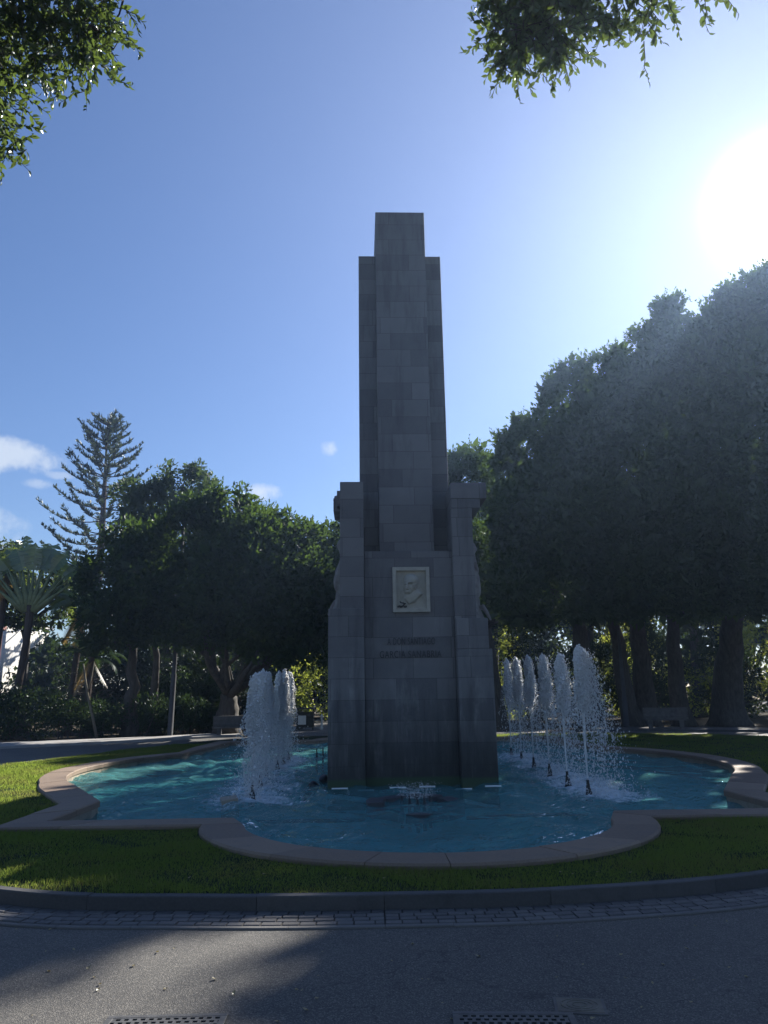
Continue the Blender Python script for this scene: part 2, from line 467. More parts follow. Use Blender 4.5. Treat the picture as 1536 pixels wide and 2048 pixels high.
def resample(pts, step, closed=True):
    out = []
    n = len(pts)
    for i in range(n if closed else n - 1):
        a = np.array(pts[i]); b = np.array(pts[(i + 1) % n]); d = np.linalg.norm(b - a)
        k = max(1, int(round(d / step)))
        for j in range(k): out.append(tuple(a + (b - a) * j / k))
    if not closed: out.append(tuple(pts[-1]))
    return out

def spline(pts, per=8):
    out = []; n = len(pts); P = [np.array(p, float) for p in pts]
    for i in range(n):
        p0, p1, p2, p3 = P[i - 1], P[i], P[(i + 1) % n], P[(i + 2) % n]
        for j in range(per):
            t = j / per
            out.append(tuple(.5 * (2 * p1 + (p2 - p0) * t + (2 * p0 - 5 * p1 + 4 * p2 - p3) * t * t + (3 * p1 - p0 - 3 * p2 + p3) * t ** 3)))
    return out

def offset(poly, d):     # counter-clockwise polygon, positive d = outwards
    n = len(poly); out = []
    for i in range(n):
        a, b, c = (np.array(poly[j % n]) for j in (i - 1, i, i + 1))
        e1 = (b - a) / (np.linalg.norm(b - a) + 1e-9); e2 = (c - b) / (np.linalg.norm(c - b) + 1e-9)
        n1 = np.array((e1[1], -e1[0])); n2 = np.array((e2[1], -e2[0]))
        m = n1 + n2; m = m / (np.linalg.norm(m) + 1e-9)
        out.append(tuple(b + m * d / max(.5, float(m @ n1))))
    return out

def inside(P, poly):
    P = np.asarray(P); x, y = P[:, 0], P[:, 1]; r = np.zeros(len(P), bool)
    q = np.array(poly); n = len(q); j = n - 1
    for i in range(n):
        xi, yi = q[i]; xj, yj = q[j]
        c = ((yi > y) != (yj > y)) & (x < (xj - xi) * (y - yi) / (yj - yi + 1e-12) + xi)
        r ^= c; j = i
    return r

def edge_dist(P, poly):
    P = np.asarray(P, float); q = np.array(poly, float); best = np.full(len(P), 1e9)
    for i in range(len(q)):
        a, b = q[i - 1], q[i]; ab = b - a
        t = np.clip(((P - a) @ ab) / (ab @ ab + 1e-12), 0, 1)
        best = np.minimum(best, np.linalg.norm(P - a - t[:, None] * ab, axis=1))
    return best

def pool_outline():
    """right half of the rim in plan, front to back, as (inner point, outer point)"""
    h = []
    for k in range(0, 15):                                   # front lobe
        a = R_(-90 + 81 * k / 14); b = R_(-90 + 84.5 * k / 14)
        h.append(((2.24 * math.cos(a), -8.2 + 2.2 * math.sin(a)), (2.74 * math.cos(b), -8.2 + 2.68 * math.sin(b))))
    h += [((2.42, -8.0), (2.76, -8.46)), ((4.75, -8.0), (5.22, -8.46)), ((4.75, -6.1), (5.22, -6.35))]
    for k in range(0, 33):
        a = R_(-32.5 + 66 * k / 32); b = R_(-35.0 + 71 * k / 32); R2 = 7.58 + .15 * max(0, 1 - k / 4)
        h.append(((7.1 * math.cos(a), 7.1 * math.sin(a)), (R2 * math.cos(b), R2 * math.sin(b))))
    h += [((5.75, 6.5), (6.22, 6.7)), ((5.6, 9.7), (6.07, 10.16)), ((2.42, 9.7), (2.76, 10.16))]
    for k in range(0, 15):
        a = R_(9 + 81 * k / 14); b = R_(5.5 + 84.5 * k / 14)
        h.append(((2.24 * math.cos(a), 9.9 + 2.2 * math.sin(a)), (2.74 * math.cos(b), 9.9 + 2.68 * math.sin(b))))
    left = [((-i[0], i[1]), (-o[0], o[1])) for i, o in reversed(h[1:-1])]
    I = []; O = []
    full = h + left
    for k in range(len(full)):                               # even steps, the two edges in pairs
        (i0, o0), (i1, o1) = full[k], full[(k + 1) % len(full)]
        n = max(1, round(math.dist(i0, i1) / .16))
        for j in range(n):
            t = j / n
            I.append(p2w(i0[0] + (i1[0] - i0[0]) * t, i0[1] + (i1[1] - i0[1]) * t)); O.append(p2w(o0[0] + (o1[0] - o0[0]) * t, o0[1] + (o1[1] - o0[1]) * t))
    return I, O
POOLD, POOLO = pool_outline()
def rim_at(w):      # outline between the inner (0) and the outer (1) rim edge
    return [(i[0] + (o[0] - i[0]) * w, i[1] + (o[1] - i[1]) * w) for i, o in zip(POOLD, POOLO)]

LAWN = spline([(-0.04, 6.28), (1.46, 6.38), (3.21, 6.84), (6.2, 8.35), (10.2, 11.6), (13.6, 17), (14.8, 22.5), (13.3, 27.4), (9.3, 30.6), (2.5, 32.3), (-3.5, 31.6),
               (-6.6, 29.2), (-7.9, 25.6), (-8.9, 22.2), (-9.6, 19.0), (-9.5, 15.2), (-8.3, 11.3), (-5.9, 8.2), (-3.15, 6.6), (-1.48, 6.32)], 8)

def poly_sheet(name, outer, holes, z, m):
    bm = bmesh.new(); E = []
    for loop in [outer] + holes:
        vs = [bm.verts.new((x, y, z)) for x, y in loop]
        E += [bm.edges.new((vs[i], vs[(i + 1) % len(vs)])) for i in range(len(vs))]
    bmesh.ops.triangle_fill(bm, edges=E, use_beauty=True, use_dissolve=False)
    bmesh.ops.recalc_face_normals(bm, faces=bm.faces[:])
    if bm.faces and sum(f.normal.z for f in bm.faces) < 0: bmesh.ops.reverse_faces(bm, faces=bm.faces[:])
    me = bpy.data.meshes.new(name); bm.to_mesh(me); bm.free()
    return link(name, me, m)

# ground, road, pavement
circ = [(170 * math.cos(2 * math.pi * k / 64), 20 + 170 * math.sin(2 * math.pi * k / 64)) for k in range(64)]
tag(poly_sheet("ground", circ, [rim_at(.6)], -0.012, M['soil']), kind='structure')
road_out = [(-60, -40), (60, -40), (60, 4), (30, 18), (19.5, 27), (15, 32.2), (9, 35.2), (1.5, 37), (-0.6, 44), (-4.6, 78), (-6.4, 78), (-4.6, 44), (-4.8, 37.2), (-7.2, 34.2), (-14.4, 27.4), (-24, 20.5), (-60, 6)]
tag(poly_sheet("road", road_out, [offset(LAWN, -.2)], 0.0, M['asphalt']), kind='structure')
mb = MB(); A = spline([(-60, 6.0), (-24, 20.5), (-14.4, 27.4), (-7.2, 34.2), (-4.9, 37.2)][::1], 1)
ins = [(-60, 6.0), (-24, 20.5), (-14.4, 27.4), (-9.5, 31.5), (-6.6, 34.9)]
ous = [(-61, 9.5), (-25.2, 23.8), (-15.8, 30.2), (-10.3, 34.0), (-7.4, 37.2)]
mb.prism(ins + ous[::-1], -0.01, .09)
tag(mb.build("pavement", M['pave']), kind='structure')
mb = MB(); mb.prism([(9.2, 35.3), (15.1, 32.3), (19.6, 27.1), (30, 18.1), (60, 4.1), (60, 6.6), (31.5, 20.2), (21, 29.3), (16.4, 34.3), (9.7, 37.6)][::1], -0.01, .10)
tag(mb.build("pavement", M['kerb']), kind='structure')

# lawn
tag(poly_sheet("lawn", offset(LAWN, -.05), [rim_at(.6)], .112, M['lawn']), kind='structure')

def ring_blocks(poly, o0, o1, z0, z1, length, gap, rng, bev=.012, jz=.004, joff=.0, clip=None, profile=None, IO=None):
    """stones laid along a closed outline between two offsets, each its own island"""
    a = np.array(poly + [poly[0]]); s = np.r_[0, np.cumsum(np.linalg.norm(np.diff(a, axis=0), axis=1))]
    I, O = (np.array(q) for q in (IO or (offset(poly, o0), offset(poly, o1)))); I = np.vstack([I, I[:1]]); O = np.vstack([O, O[:1]])
    def at(arr, t): return np.array([np.interp(t, s, arr[:, 0]), np.interp(t, s, arr[:, 1])])
    mb = MB(); t = 0.0; T = s[-1]
    while t < T - length * .3:
        l = length * rng.uniform(.82, 1.18)
        e = min(t + l, T)
        if T - e < length * .4: e = T
        mid = at(a, (t + e) / 2)
        if clip is None or clip(mid):
            knots = [t + gap / 2] + [q for q in s if t + gap / 2 + .02 < q < e - gap / 2 - .02] + [e - gap / 2]
            dz = rng.uniform(-jz, jz); jo = rng.uniform(-joff, joff)
            V = []; F = []
            pr = profile or [(0, z0), (0, z1 - bev), (bev / abs(o1 - o0), z1), (1 - bev / abs(o1 - o0), z1), (1, z1 - bev), (1, z0)]
            m = len(pr)
            for q in knots:
                i, o = at(I, q), at(O, q)
                for w, z in pr:
                    w2 = w + jo
                    V.append((i[0] + (o[0] - i[0]) * w2, i[1] + (o[1] - i[1]) * w2, z + (dz if z > z0 else 0)))
            for k in range(len(knots) - 1):
                for j in range(m - 1): F.append((k * m + j, k * m + j + 1, (k + 1) * m + j + 1, (k + 1) * m + j))
            F.append(tuple(range(m))); F.append(tuple(range(len(knots) * m - 1, (len(knots) - 1) * m - 1, -1)))
            mb.add(V, F)
        t = e
    return mb

rng = random.Random(5)
tag(ring_blocks(LAWN, -.10, .0, -.01, .12, 1.25, .004, rng, .008).build("kerb", M['kerb']), kind='structure')
front = lambda p: p[1] < 13.5
mb = MB()
for k in range(4):
    r = ring_blocks(LAWN, .006 + .092 * k, .092 * (k + 1) - .004, -.01, .016, .13, .012, rng, .008, .003, .02, front)
    mb.add(r.v, r.f)
tag(mb.build("cobble_strip", M['sett']), kind='structure')
tag(ring_blocks(LAWN, .374, .432, -.01, .014, .55, .004, rng, .006, .001, 0, front).build("gutter_edging", M['edging']), kind='structure')
tag(ring_blocks(LAWN, .001, .374, -.008, .005, 1.0, .0, rng, .001, 0, 0, front).build("gutter_bed", M['joint']), kind='structure')

# pool wall, floor, water
rim = empty("pool_wall", (0, 0, 0))
tag(rim, "low curving sandstone rim wall around the turquoise fountain pool", "wall")
prof = [(0, .075), (-.0, .150), (.03, .166), (.96, .166), (1.0, .145), (1.0, .075)]
ring_blocks(POOLD, -.03, .47, .075, .172, .95, .007, rng, .01, .003, .0, None, prof, (rim_at(-.05), rim_at(1.0))).build("coping", M['coping'], rim)
mbw = MB()
for zz in ((-.5, -.12), (-.115, .073)):
    r = ring_blocks(POOLD, .0, .44, zz[0], zz[1], .42, .008, rng, .006, .0, .006, None, None, (rim_at(0), rim_at(.92))); mbw.add(r.v, r.f)
mbw.build("stone_wall", M['rubble'], rim)
tag(poly_sheet("pool_floor", rim_at(.4), [], -.38, M['poolfloor']), kind='structure')

def build_water():
    st = .055
    xs = np.arange(-8.2, 8.8, st); ys = np.arange(7.2, 31.0, st * 1.15)
    X, Y = np.meshgrid(xs, ys); nx, ny = len(xs), len(ys)
    rs = np.random.RandomState(3)
    Z = np.zeros_like(X)
    for i in range(26):
        lam = rs.uniform(.22, 1.3); a = rs.uniform(0, 2 * np.pi); k = 2 * np.pi / lam
        Z += .0090 * lam ** .8 * np.sin(k * (X * np.cos(a) + Y * np.sin(a)) + rs.uniform(0, 6.3) + 1.2 * np.sin(X * rs.uniform(.5, 1.5) + Y * rs.uniform(.5, 1.5)))
    foam = np.zeros_like(X)
    for side, L in ((1, JETS_R), (-1, JETS_L)):
        for (jx, jy, h) in L:
            cx = jx + .25 * (1 if side > 0 else -.2); r = np.hypot(X - cx, (Y - jy))
            Z += .012 * np.sin(r * 2 * np.pi / .34 + rs.uniform(0, 6)) * np.exp(-r / 1.3)
            foam += .80 * np.exp(-(r / .80) ** 2)
    rr = np.hypot(X - .42, Y - 12.2); foam += .18 * np.exp(-(rr / .5) ** 2)
    # calmer in front, choppier beside the jets
    amp = np.clip(.85 + .45 * np.exp(-((np.abs(X - .5) - 2.6) / 2.4) ** 2), .45, 1.3)
    Z *= amp
    P = np.c_[X.ravel(), Y.ravel()]
    ins_ = inside(P, rim_at(.25)).reshape(ny, nx)
    idx = np.arange(nx * ny).reshape(ny, nx)
    ok = ins_[:-1, :-1] & ins_[1:, :-1] & ins_[:-1, 1:] & ins_[1:, 1:]
    F = np.stack([idx[:-1, :-1], idx[:-1, 1:], idx[1:, 1:], idx[1:, :-1]], -1)[ok]
    used = np.unique(F); mp = np.full(nx * ny, -1); mp[used] = np.arange(len(used))
    V = np.c_[P, Z.ravel()][used]
    o = np_mesh("pool_water", V, mp[F], M['water'], None, True)
    at = o.data.attributes.new('foam', 'FLOAT', 'POINT'); at.data.foreach_set('value', np.clip(foam.ravel()[used], 0, 1).astype(np.float32))
    tag(o, kind='structure')
build_water()

# ---------------------------------------------------------------- monument
mon = empty("monument", (0.43, 14.38, 0), R_(2.0))
tag(mon, "tall stepped dark stone monument tower standing in the fountain pool", "monument")
def slabs(name, boxes, m=M['stone'], parent=mon, bev=.015, label=None):
    b = MB()
    for q in boxes: b.box(*q, bev=bev)
    o = b.build(name, m, parent)
    if label: o['label'] = label
    return o
CX = .045; BACK = 6.2
slabs("shaft", [(CX - .56, CX + .575, .62, BACK - .62, -.4, 12.56)])
slabs("shaft_flank", [(CX - .955, CX - .562, 1.0, BACK - 1.0, -.4, 11.65)])
slabs("shaft_flank", [(CX + .577, CX + .965, 1.0, BACK - 1.0, -.4, 11.65)])
slabs("inscription_slab", [(-.832, .935, .30, .617, -.45, 4.47)])
slabs("pier", [(-1.535, -.838, 0, BACK, -.45, 3.29)])
slabs("pier", [(.942, 1.62, 0, BACK, -.45, 2.49), (.945, 1.56, .003, BACK - .05, 2.492, 3.08)])
slabs("pier_top", [(-1.315, -.84, .12, BACK - .12, 3.292, 5.88), (-1.47, -1.317, .75, 1.6, 5.42, 5.71), (-1.39, -1.318, .5, .85, 5.46, 5.80)])
slabs("pier_top", [(.935, 1.36, .12, BACK - .12, 3.082, 5.31), (.937, 1.53, .118, BACK - .12, 5.312, 5.51), (.935, 1.665, .11, BACK - .1, 5.512, 5.85)])
# plaque: frame, panel, portrait relief, bronze sprig
pq = MB()
PX0, PX1, PZ0, PZ1 = -.272, .468, 3.23, 4.13
fw = .075
pq.box(PX0, PX0 + fw, .225, .298, PZ0, PZ1, bev=.008); pq.box(PX1 - fw, PX1, .225, .298, PZ0, PZ1, bev=.008)
pq.box(PX0 + fw, PX1 - fw, .225, .298, PZ0, PZ0 + fw, bev=.006); pq.box(PX0 + fw, PX1 - fw, .225, .298, PZ1 - fw, PZ1, bev=.006)
plq = pq.build("plaque", M['plaque'], mon); plq['label'] = "pale framed plaque with a carved portrait"

def portrait():
    n, m = 150, 190
    x0, x1, z0, z1 = PX0 + fw - .002, PX1 - fw + .002, PZ0 + fw - .002, PZ1 - fw + .002
    gx = np.linspace(0, 1, n); gz = np.linspace(0, 1, m)
    X, Z = np.meshgrid(gx, gz)                               # 0..1 across, 0..1 up
    W, Hh = x1 - x0, z1 - z0
    U = X * W; Vv = Z * Hh
    def el(cx, cz, rx, rz, h, rot=0.0, p=.5):
        c, s = math.cos(rot), math.sin(rot); a = (U - cx * W); b = (Vv - cz * Hh)
        u = (a * c + b * s) / rx; v = (-a * s + b * c) / rz
        return h * np.clip(1 - u * u - v * v, 0, 1) ** p
    D = np.zeros_like(X)
    D = np.maximum(D, el(.49, .675, .150, .190, .080, .10))          # skull
    D = np.maximum(D, el(.43, .56, .115, .155, .082, .05))            # face
    D = np.maximum(D, el(.405, .445, .080, .075, .080, .0))           # chin and jaw
    neck = el(.50, .34, .11, .15, .055, .35); D = np.maximum(D, neck)
    # bare neck and shoulders, cut as a pointed bust
    bust = [(.28, .34), (.27, .25), (.42, .12), (.60, .20), (.86, .37), (.80, .44), (.68, .54), (.45, .50), (.33, .40)]
    P_ = np.c_[X.ravel(), Z.ravel()]
    ib = inside(P_, bust).reshape(X.shape); ed = edge_dist(P_, bust).reshape(X.shape)
    D = np.maximum(D, np.where(ib, .030 + .022 * np.clip(ed / .12, 0, 1) ** .6, 0))
    D = D - el(.455, .625, .055, .022, .018, .08) * 1.0 - el(.305, .60, .026, .020, .016)     # eye sockets
    D = D + el(.455, .612, .022, .011, .008) + el(.308, .592, .012, .009, .006)               # eyeballs
    D = D + el(.45, .665, .066, .016, .012, .10) + el(.30, .645, .03, .013, .009, -.15)       # brows
    D = D + el(.345, .565, .022, .075, .022, -.12) + el(.34, .505, .034, .022, .018)          # nose
    D = D - el(.36, .468, .038, .007, .008) + el(.36, .482, .040, .012, .007) + el(.365, .452, .036, .013, .008)  # mouth
    D = D + el(.37, .40, .035, .028, .010)
    D = D - el(.46, .48, .012, .07, .008, .45)                                                # cheek fold
    D = D + el(.655, .56, .030, .058, .026, -.25) - el(.66, .555, .014, .034, .014, -.25)     # ear
    hair = el(.56, .74, .12, .13, .088, .3) ; D = np.where((X > .50) & (Z > .60) | (Z > .82), np.maximum(D, hair), D)
    D = D + .0016 * np.sin(U * 420 + 3 * np.sin(Vv * 60)) * ((X > .55) & (Z > .62) & (D > .02))
    k = np.array([.25, .5, .25])
    for ax in (0, 1):
        for _ in range(2): D = np.apply_along_axis(lambda r: np.convolve(np.pad(r, 1, mode='edge'), k, 'valid'), ax, D)
    V = np.c_[(x0 + U).ravel(), (.290 - D * 2.0).ravel(), (z0 + Vv).ravel()]
    idx = np.arange(n * m).reshape(m, n)
    F = np.stack([idx[:-1, :-1], idx[:-1, 1:], idx[1:, 1:], idx[1:, :-1]], -1).reshape(-1, 4)
    o = np_mesh("portrait_relief", V, F, M['plaque'], plq, True)
    o['label'] = "carved head and shoulders of a man turned half left"
portrait()
sp_ = MB()
for k in range(7):
    a = -.5 + k * .28; x = PX0 + fw + .03 + k * .026
    sp_.ball((x, .212, PZ0 + fw + .035 + .012 * math.sin(k * 2.1)), (.022, .012, .016), 8, 6, Matrix.Rotation(a, 3, 'Y'))
sp_.tube([(PX0 + fw + .02, .212, PZ0 + fw + .02), (PX0 + .20, .21, PZ0 + fw + .05), (PX0 + .235, .21, PZ0 + fw + .085)], [.008, .012, .006], 6)
for k in range(4):
    sp_.ball((PX0 + .22 + .022 * k * math.cos(k), .21, PZ0 + fw + .07 + .016 * k), (.03, .012, .014), 8, 6, Matrix.Rotation(-.8 + .5 * k, 3, 'Y'))
s_ = sp_.build("bronze_sprig", M['bronze'], plq, True)

def lettering(txt, x0, x1, z, h):
    cu = bpy.data.curves.new("txt", 'FONT'); cu.body = txt; cu.size = 1; cu.extrude = .02; cu.align_x = 'LEFT'; cu.space_character = 1.12
    to = bpy.data.objects.new("txt", cu); COL.objects.link(to)
    dg = bpy.context.evaluated_depsgraph_get()
    me = bpy.data.meshes.new_from_object(to.evaluated_get(dg))
    COL.objects.unlink(to); bpy.data.objects.remove(to)
    n = len(me.vertices); v = np.zeros(n * 3, np.float32); me.vertices.foreach_get('co', v); v = v.reshape(-1, 3)
    a, b = v.min(0), v.max(0)
    w = np.c_[x0 + (v[:, 0] - a[0]) / (b[0] - a[0]) * (x1 - x0), .288 - (v[:, 2] - a[2]) * .4, z + (v[:, 1] - a[1]) / (b[1] - a[1]) * h]
    me.vertices.foreach_set('co', w.astype(np.float32).ravel()); me.update()
    return me
for txt, x0, x1, z, h in (("A DON SANTIAGO", -.39, .545, 2.60, .135), ("GARCIA SANABRIA", -.54, .664, 2.35, .135)):
    o = link("inscription", lettering(txt, x0, x1, z, h), M['letter'], mon)

def statue(side, zb, h, arms):
    """robed woman in high relief on the outer flank of a pier; local +X points away from the wall"""
    b = MB(); s = h / 2.2
    rs = random.Random(7 + side)
    n = 40
    # drapery: stacked elliptic sections (z, half depth x, half width y, centre x)
    sec = [(0, .26, .34, .05), (.06, .27, .33, .05), (.25, .22, .29, .03), (.55, .20, .25, .02), (.80, .21, .24, .05), (.98, .20, .235, .04), (1.12, .18, .23, .0), (1.28, .145, .18, -.01),
           (1.42, .155, .19, .01), (1.55, .19, .21, .04), (1.64, .17, .22, .02), (1.73, .12, .22, -.01), (1.79, .07, .10, -.01), (1.86, .055, .06, .0)]
    V = []; F = []
    for (z, rx, ry, cx) in sec:
        for k in range(n):
            t = 2 * math.pi * k / n
            fold = (1 + .075 * math.sin(9 * t + z * 1.3) + .03 * math.sin(17 * t)) if z < 1.15 else 1 + .02 * math.sin(9 * t)
            V.append((cx * s + rx * s * fold * math.cos(t), ry * s * fold * math.sin(t), z * s))
    for i in range(len(sec) - 1):
        for k in range(n): F.append((i * n + k, i * n + (k + 1) % n, (i + 1) * n + (k + 1) % n, (i + 1) * n + k))
    F.append(tuple(range(n - 1, -1, -1))); F.append(tuple(range((len(sec) - 1) * n, len(sec) * n)))
    b.add(V, F)
    # head: skull, jaw, nose, hair bun
    hz = 2.0 * s
    b.ball((.02 * s, 0, hz), (.105 * s, .085 * s, .125 * s), 16, 12); b.ball((.055 * s, 0, hz - .06 * s), (.065 * s, .055 * s, .065 * s), 12, 8)
    b.ball((.122 * s, 0, hz - .012 * s), (.022 * s, .015 * s, .035 * s), 8, 6); b.ball((-.05 * s, 0, hz + .03 * s), (.10 * s, .10 * s, .12 * s), 14, 10)
    for q in (-1, 1): b.ball((.085 * s, q * .04 * s, hz + .012 * s), .016 * s, 8, 6)
    # arms raised to the capital, or lowered across the robe
    for q in (-1, 1):
        if arms == 'up':
            pts = [(.0, q * .20, 1.66), (.08, q * .30, 1.82), (.10, q * .30, 2.02), (.06, q * .22, 2.22)]
        else:
            pts = [(.0, q * .21, 1.66), (.06, q * .29, 1.45), (.12, q * .27, 1.22), (.20, q * .12, 1.08)]
        b.tube([(x * s, y * s, z * s) for x, y, z in pts], [.075 * s, .062 * s, .05 * s, .036 * s], 10)
        e = pts[-1]
        b.ball((e[0] * s, e[1] * s, e[2] * s), (.035 * s, .045 * s, .06 * s), 8, 6)
        for k in range(5): b.tube([(e[0] * s, (e[1] + (k - 2) * .018) * s, e[2] * s), ((e[0] + .01) * s, (e[1] + (k - 2) * .024) * s, (e[2] + (.09 if arms == 'up' else -.07)) * s)], [.011 * s, .008 * s], 6)
    # forward knee and feet under the hem, trailing drapery
    b.ball((.20 * s, .08 * s, .72 * s), (.09 * s, .10 * s, .22 * s), 12, 8)
    for q in (-1, 1): b.ball((.26 * s, q * .12 * s, .04 * s), (.13 * s, .055 * s, .05 * s), 10, 7)
    b.tube([(.24 * s, -.2 * s, .34 * s), (.33 * s, -.22 * s, .2 * s), (.42 * s, -.22 * s, .02 * s)], [.05 * s, .045 * s, .02 * s], 8)
    o = b.build("statue", M['statue'], mon, True)
    rm = o.modifiers.new("remesh", 'REMESH'); rm.mode = 'VOXEL'; rm.voxel_size = .018; rm.use_smooth_shade = True
    return o
sl_ = statue(0, 3.29, 2.1, 'up'); sl_.location = (-1.20, 1.2, 3.29); sl_.rotation_euler = (0, 0, math.pi)
sl_['label'] = "carved robed woman with raised arms on the left flank"
sr_ = statue(1, 3.08, 2.2, 'down'); sr_.location = (1.34, 1.0, 3.082); sr_['label'] = "carved robed woman with lowered arms on the right flank"

# small bird on the ledge of the left statue
bd = MB(); bd.ball((0, 0, .075), (.045, .075, .042), 12, 8, Matrix.Rotation(.35, 3, 'X')); bd.ball((0, -.055, .125), (.024, .028, .026), 10, 7)
bd.tube([(0, -.08, .122), (0, -.10, .117)], [.008, .002], 6); bd.tube([(0, .05, .06), (0, .13, .035)], [.028, .012], 6)
for q in (-1, 1): bd.tube([(q * .015, 0, .045), (q * .015, -.005, .0)], [.006, .004], 5)
pos = mon.matrix_basis @ Vector((-1.42, 1.0, 5.712))
b_ = bd.build("pigeon", M['bird'], None, True)
b_.location = (Matrix.Translation((0.43, 14.38, 0)) @ Matrix.Rotation(R_(2.0), 4, 'Z')) @ Vector((-1.41, 1.0, 5.712)); b_.rotation_euler = (0, 0, .6)
tag(b_, "small grey bird perched on the ledge at the monument's upper left", "bird")

# ---------------------------------------------------------------- fountain jets
OCT = np.array([(1, 0, 0), (-1, 0, 0), (0, 1, 0), (0, -1, 0), (0, 0, 1), (0, 0, -1)], float)
OCF = np.array([(0, 2, 4), (2, 1, 4), (1, 3, 4), (3, 0, 4), (2, 0, 5), (1, 2, 5), (3, 1, 5), (0, 3, 5)])
def blobs(P, r, stretch, rs):
    n = len(P)
    sc = np.c_[r * rs.uniform(.7, 1.3, n), r * rs.uniform(.7, 1.3, n), r * stretch]
    V = P[:, None, :] + OCT[None] * sc[:, None, :]
    F = (OCF[None] + (np.arange(n) * 6)[:, None, None]).reshape(-1, 3)
    return V.reshape(-1, 3), F

def jet_meshes(h, wind, sig, n, seed, fall=.5):
    rs = np.random.RandomState(seed); g = 9.81
    z0 = .2; v0 = math.sqrt(2 * g * (h - z0))
    wide = np.where(rs.uniform(0, 1, n) < .68, .55, 1.45)
    vx = rs.normal(0, sig, n) * wide; vy = rs.normal(0, sig, n) * wide
    s = np.hypot(vx, vy) / sig
    v = v0 * np.clip(1.0 - .055 * s ** 1.3 + rs.normal(0, .018, n), .70, 1.0)     # wide drops fly lower: a rounded head
    T = (v + np.sqrt(v * v + 2 * g * z0)) / g
    u = rs.uniform(0, 1, n)
    up = .55; t = np.where(rs.uniform(0, 1, n) < fall, (up + (1 - up) * u) * T, (.30 + .40 * u) * T)
    z = z0 + v * t - .5 * g * t * t
    br = np.clip(t / (v / g) - .45, 0, 3)                     # the stream breaks up on its way
    gust = 1 + .9 * rs.uniform(-1, 1, n)
    x = vx * br * .42 + wind * gust * br ** 2 * .16; y = vy * br * .42
    kk = rs.randint(0, 12, n); sx = rs.normal(0, sig * .7, 12); sy = rs.normal(0, sig * .7, 12)
    mixs = (rs.uniform(0, 1, n) < .30) & (t > .5 * T)         # ropes of falling drops
    x = np.where(mixs, sx[kk] * br * .6 + wind * br ** 2 * .16 + .03 * np.sin(z * 9 + kk) + rs.normal(0, .010, n), x)
    y = np.where(mixs, sy[kk] * br * .6 + rs.normal(0, .010, n), y)
    r = np.exp(rs.normal(math.log(.0058), .42, n)) * np.where(br < .6, 1.7, 1.0)
    ok = z > .01
    P = np.c_[x, y, z][ok]
    SV, SF = blobs(P, r[ok], rs.uniform(1.0, 2.4, ok.sum()), rs)
    m = 2100                                                  # foaming head, pointed and ragged
    u = rs.uniform(0, 1, m) ** .75; hz = h - .02 - u * h * .42
    hr = .022 + .125 * np.sqrt(u) * (1 - .35 * u)
    a = rs.uniform(0, 6.283, m); q = hr * rs.uniform(.1, 1, m) ** .5 * (1 + .35 * np.sin(3 * a + 9 * u + seed))
    P2 = np.c_[q * np.cos(a) + wind * .05 * u, q * np.sin(a), hz + rs.normal(0, .035, m)]
    HV, HF = blobs(P2, rs.uniform(.012, .034, m) * (1 - .45 * u), rs.uniform(1.0, 1.9, m), rs)
    m = 350; a = rs.uniform(0, 6.283, m); q = np.abs(rs.normal(.0, .40, m)) + .04
    P3 = np.c_[q * np.cos(a) + wind * .3, q * np.sin(a), np.abs(rs.normal(0, .05, m)) + .01]
    CV, CF = blobs(P3, rs.uniform(.004, .010, m), np.ones(m), rs)
    V = np.vstack([SV, HV, CV]); F = np.vstack([SF, HF + len(SV), CF + len(SV) + len(HV)])
    return V, F

def nozzle_mesh():
    b = MB()
    b.lathe([(.055, -.10), (.055, .0), (.046, .03), (.030, .15), (.022, .21), (.024, .215), (.024, .235), (.012, .24)], n=14)
    for k in range(3):
        a = k * 2.094
        b.tube([(.075 * math.cos(a), .075 * math.sin(a), -.06), (.03 * math.cos(a), .03 * math.sin(a), .13)], [.010, .007], 6)
    return b

def column_mb(h, wind, seed):
    b = MB(); rs = random.Random(seed); k = 30
    pts = []; rad = []
    for i in range(k):
        u = i / (k - 1); z = .23 + u * (h - .30)
        pts.append((rs.uniform(-1, 1) * .016 * u + wind * .05 * u * u, rs.uniform(-1, 1) * .016 * u, z))
        rad.append((.015 + .034 * u ** 1.2) * (1 + rs.uniform(-.25, .3) * u) * (1 if u < .93 else .6))
    b.tube(pts, rad, 10, True, .10, 3, seed)
    return b

def make_jet(h, wind, sig, n, seed, fall):
    e = empty("water_jet")
    nozzle_mesh().build("nozzle", M['nozzle'], e, True)
    column_mb(h, wind, seed).build("water_column", M['stream'], e, True)
    V, F = jet_meshes(h, wind, sig, n, seed, fall)
    np_mesh("spray", V, F, M['spray'], e)
    return e

ordR = ["nearest of the right row of fountain jets, tallest, beside the monument", "second nearest white jet in the right fountain row", "third nearest white jet in the right fountain row",
        "fourth white jet of the right row counted from the front", "second farthest white jet in the right fountain row", "farthest jet of the right row, closest to the monument's edge in view"]
ordL = ["nearest jet of the left fountain row, leftmost white plume", "second nearest white jet in the left fountain row", "third nearest white jet in the left fountain row",
        "fourth white jet of the left row counted from the front", "second farthest white jet in the left fountain row", "farthest jet of the left row, rightmost plume left of the monument"]
for row, names, grp, wind, sig, n in ((JETS_R, ordR, "fountain jets right of the monument", .42, .21, 8000), (JETS_L, ordL, "fountain jets left of the monument", -.06, .20, 10500)):
    for i, (x, y, h) in enumerate(row):
        if grp.startswith("fountain jets right") and i == 0: e = make_jet(h, wind * 1.8, sig * 1.35, n + 3500, 11, .55)
        else: e = make_jet(h, wind * (1 - .08 * i), sig, n, 20 + i + (50 if row is JETS_L else 0), .75 if row is JETS_L else .45)
        e.location = (x, y, 0); tag(e, names[i], "fountain jet", grp)

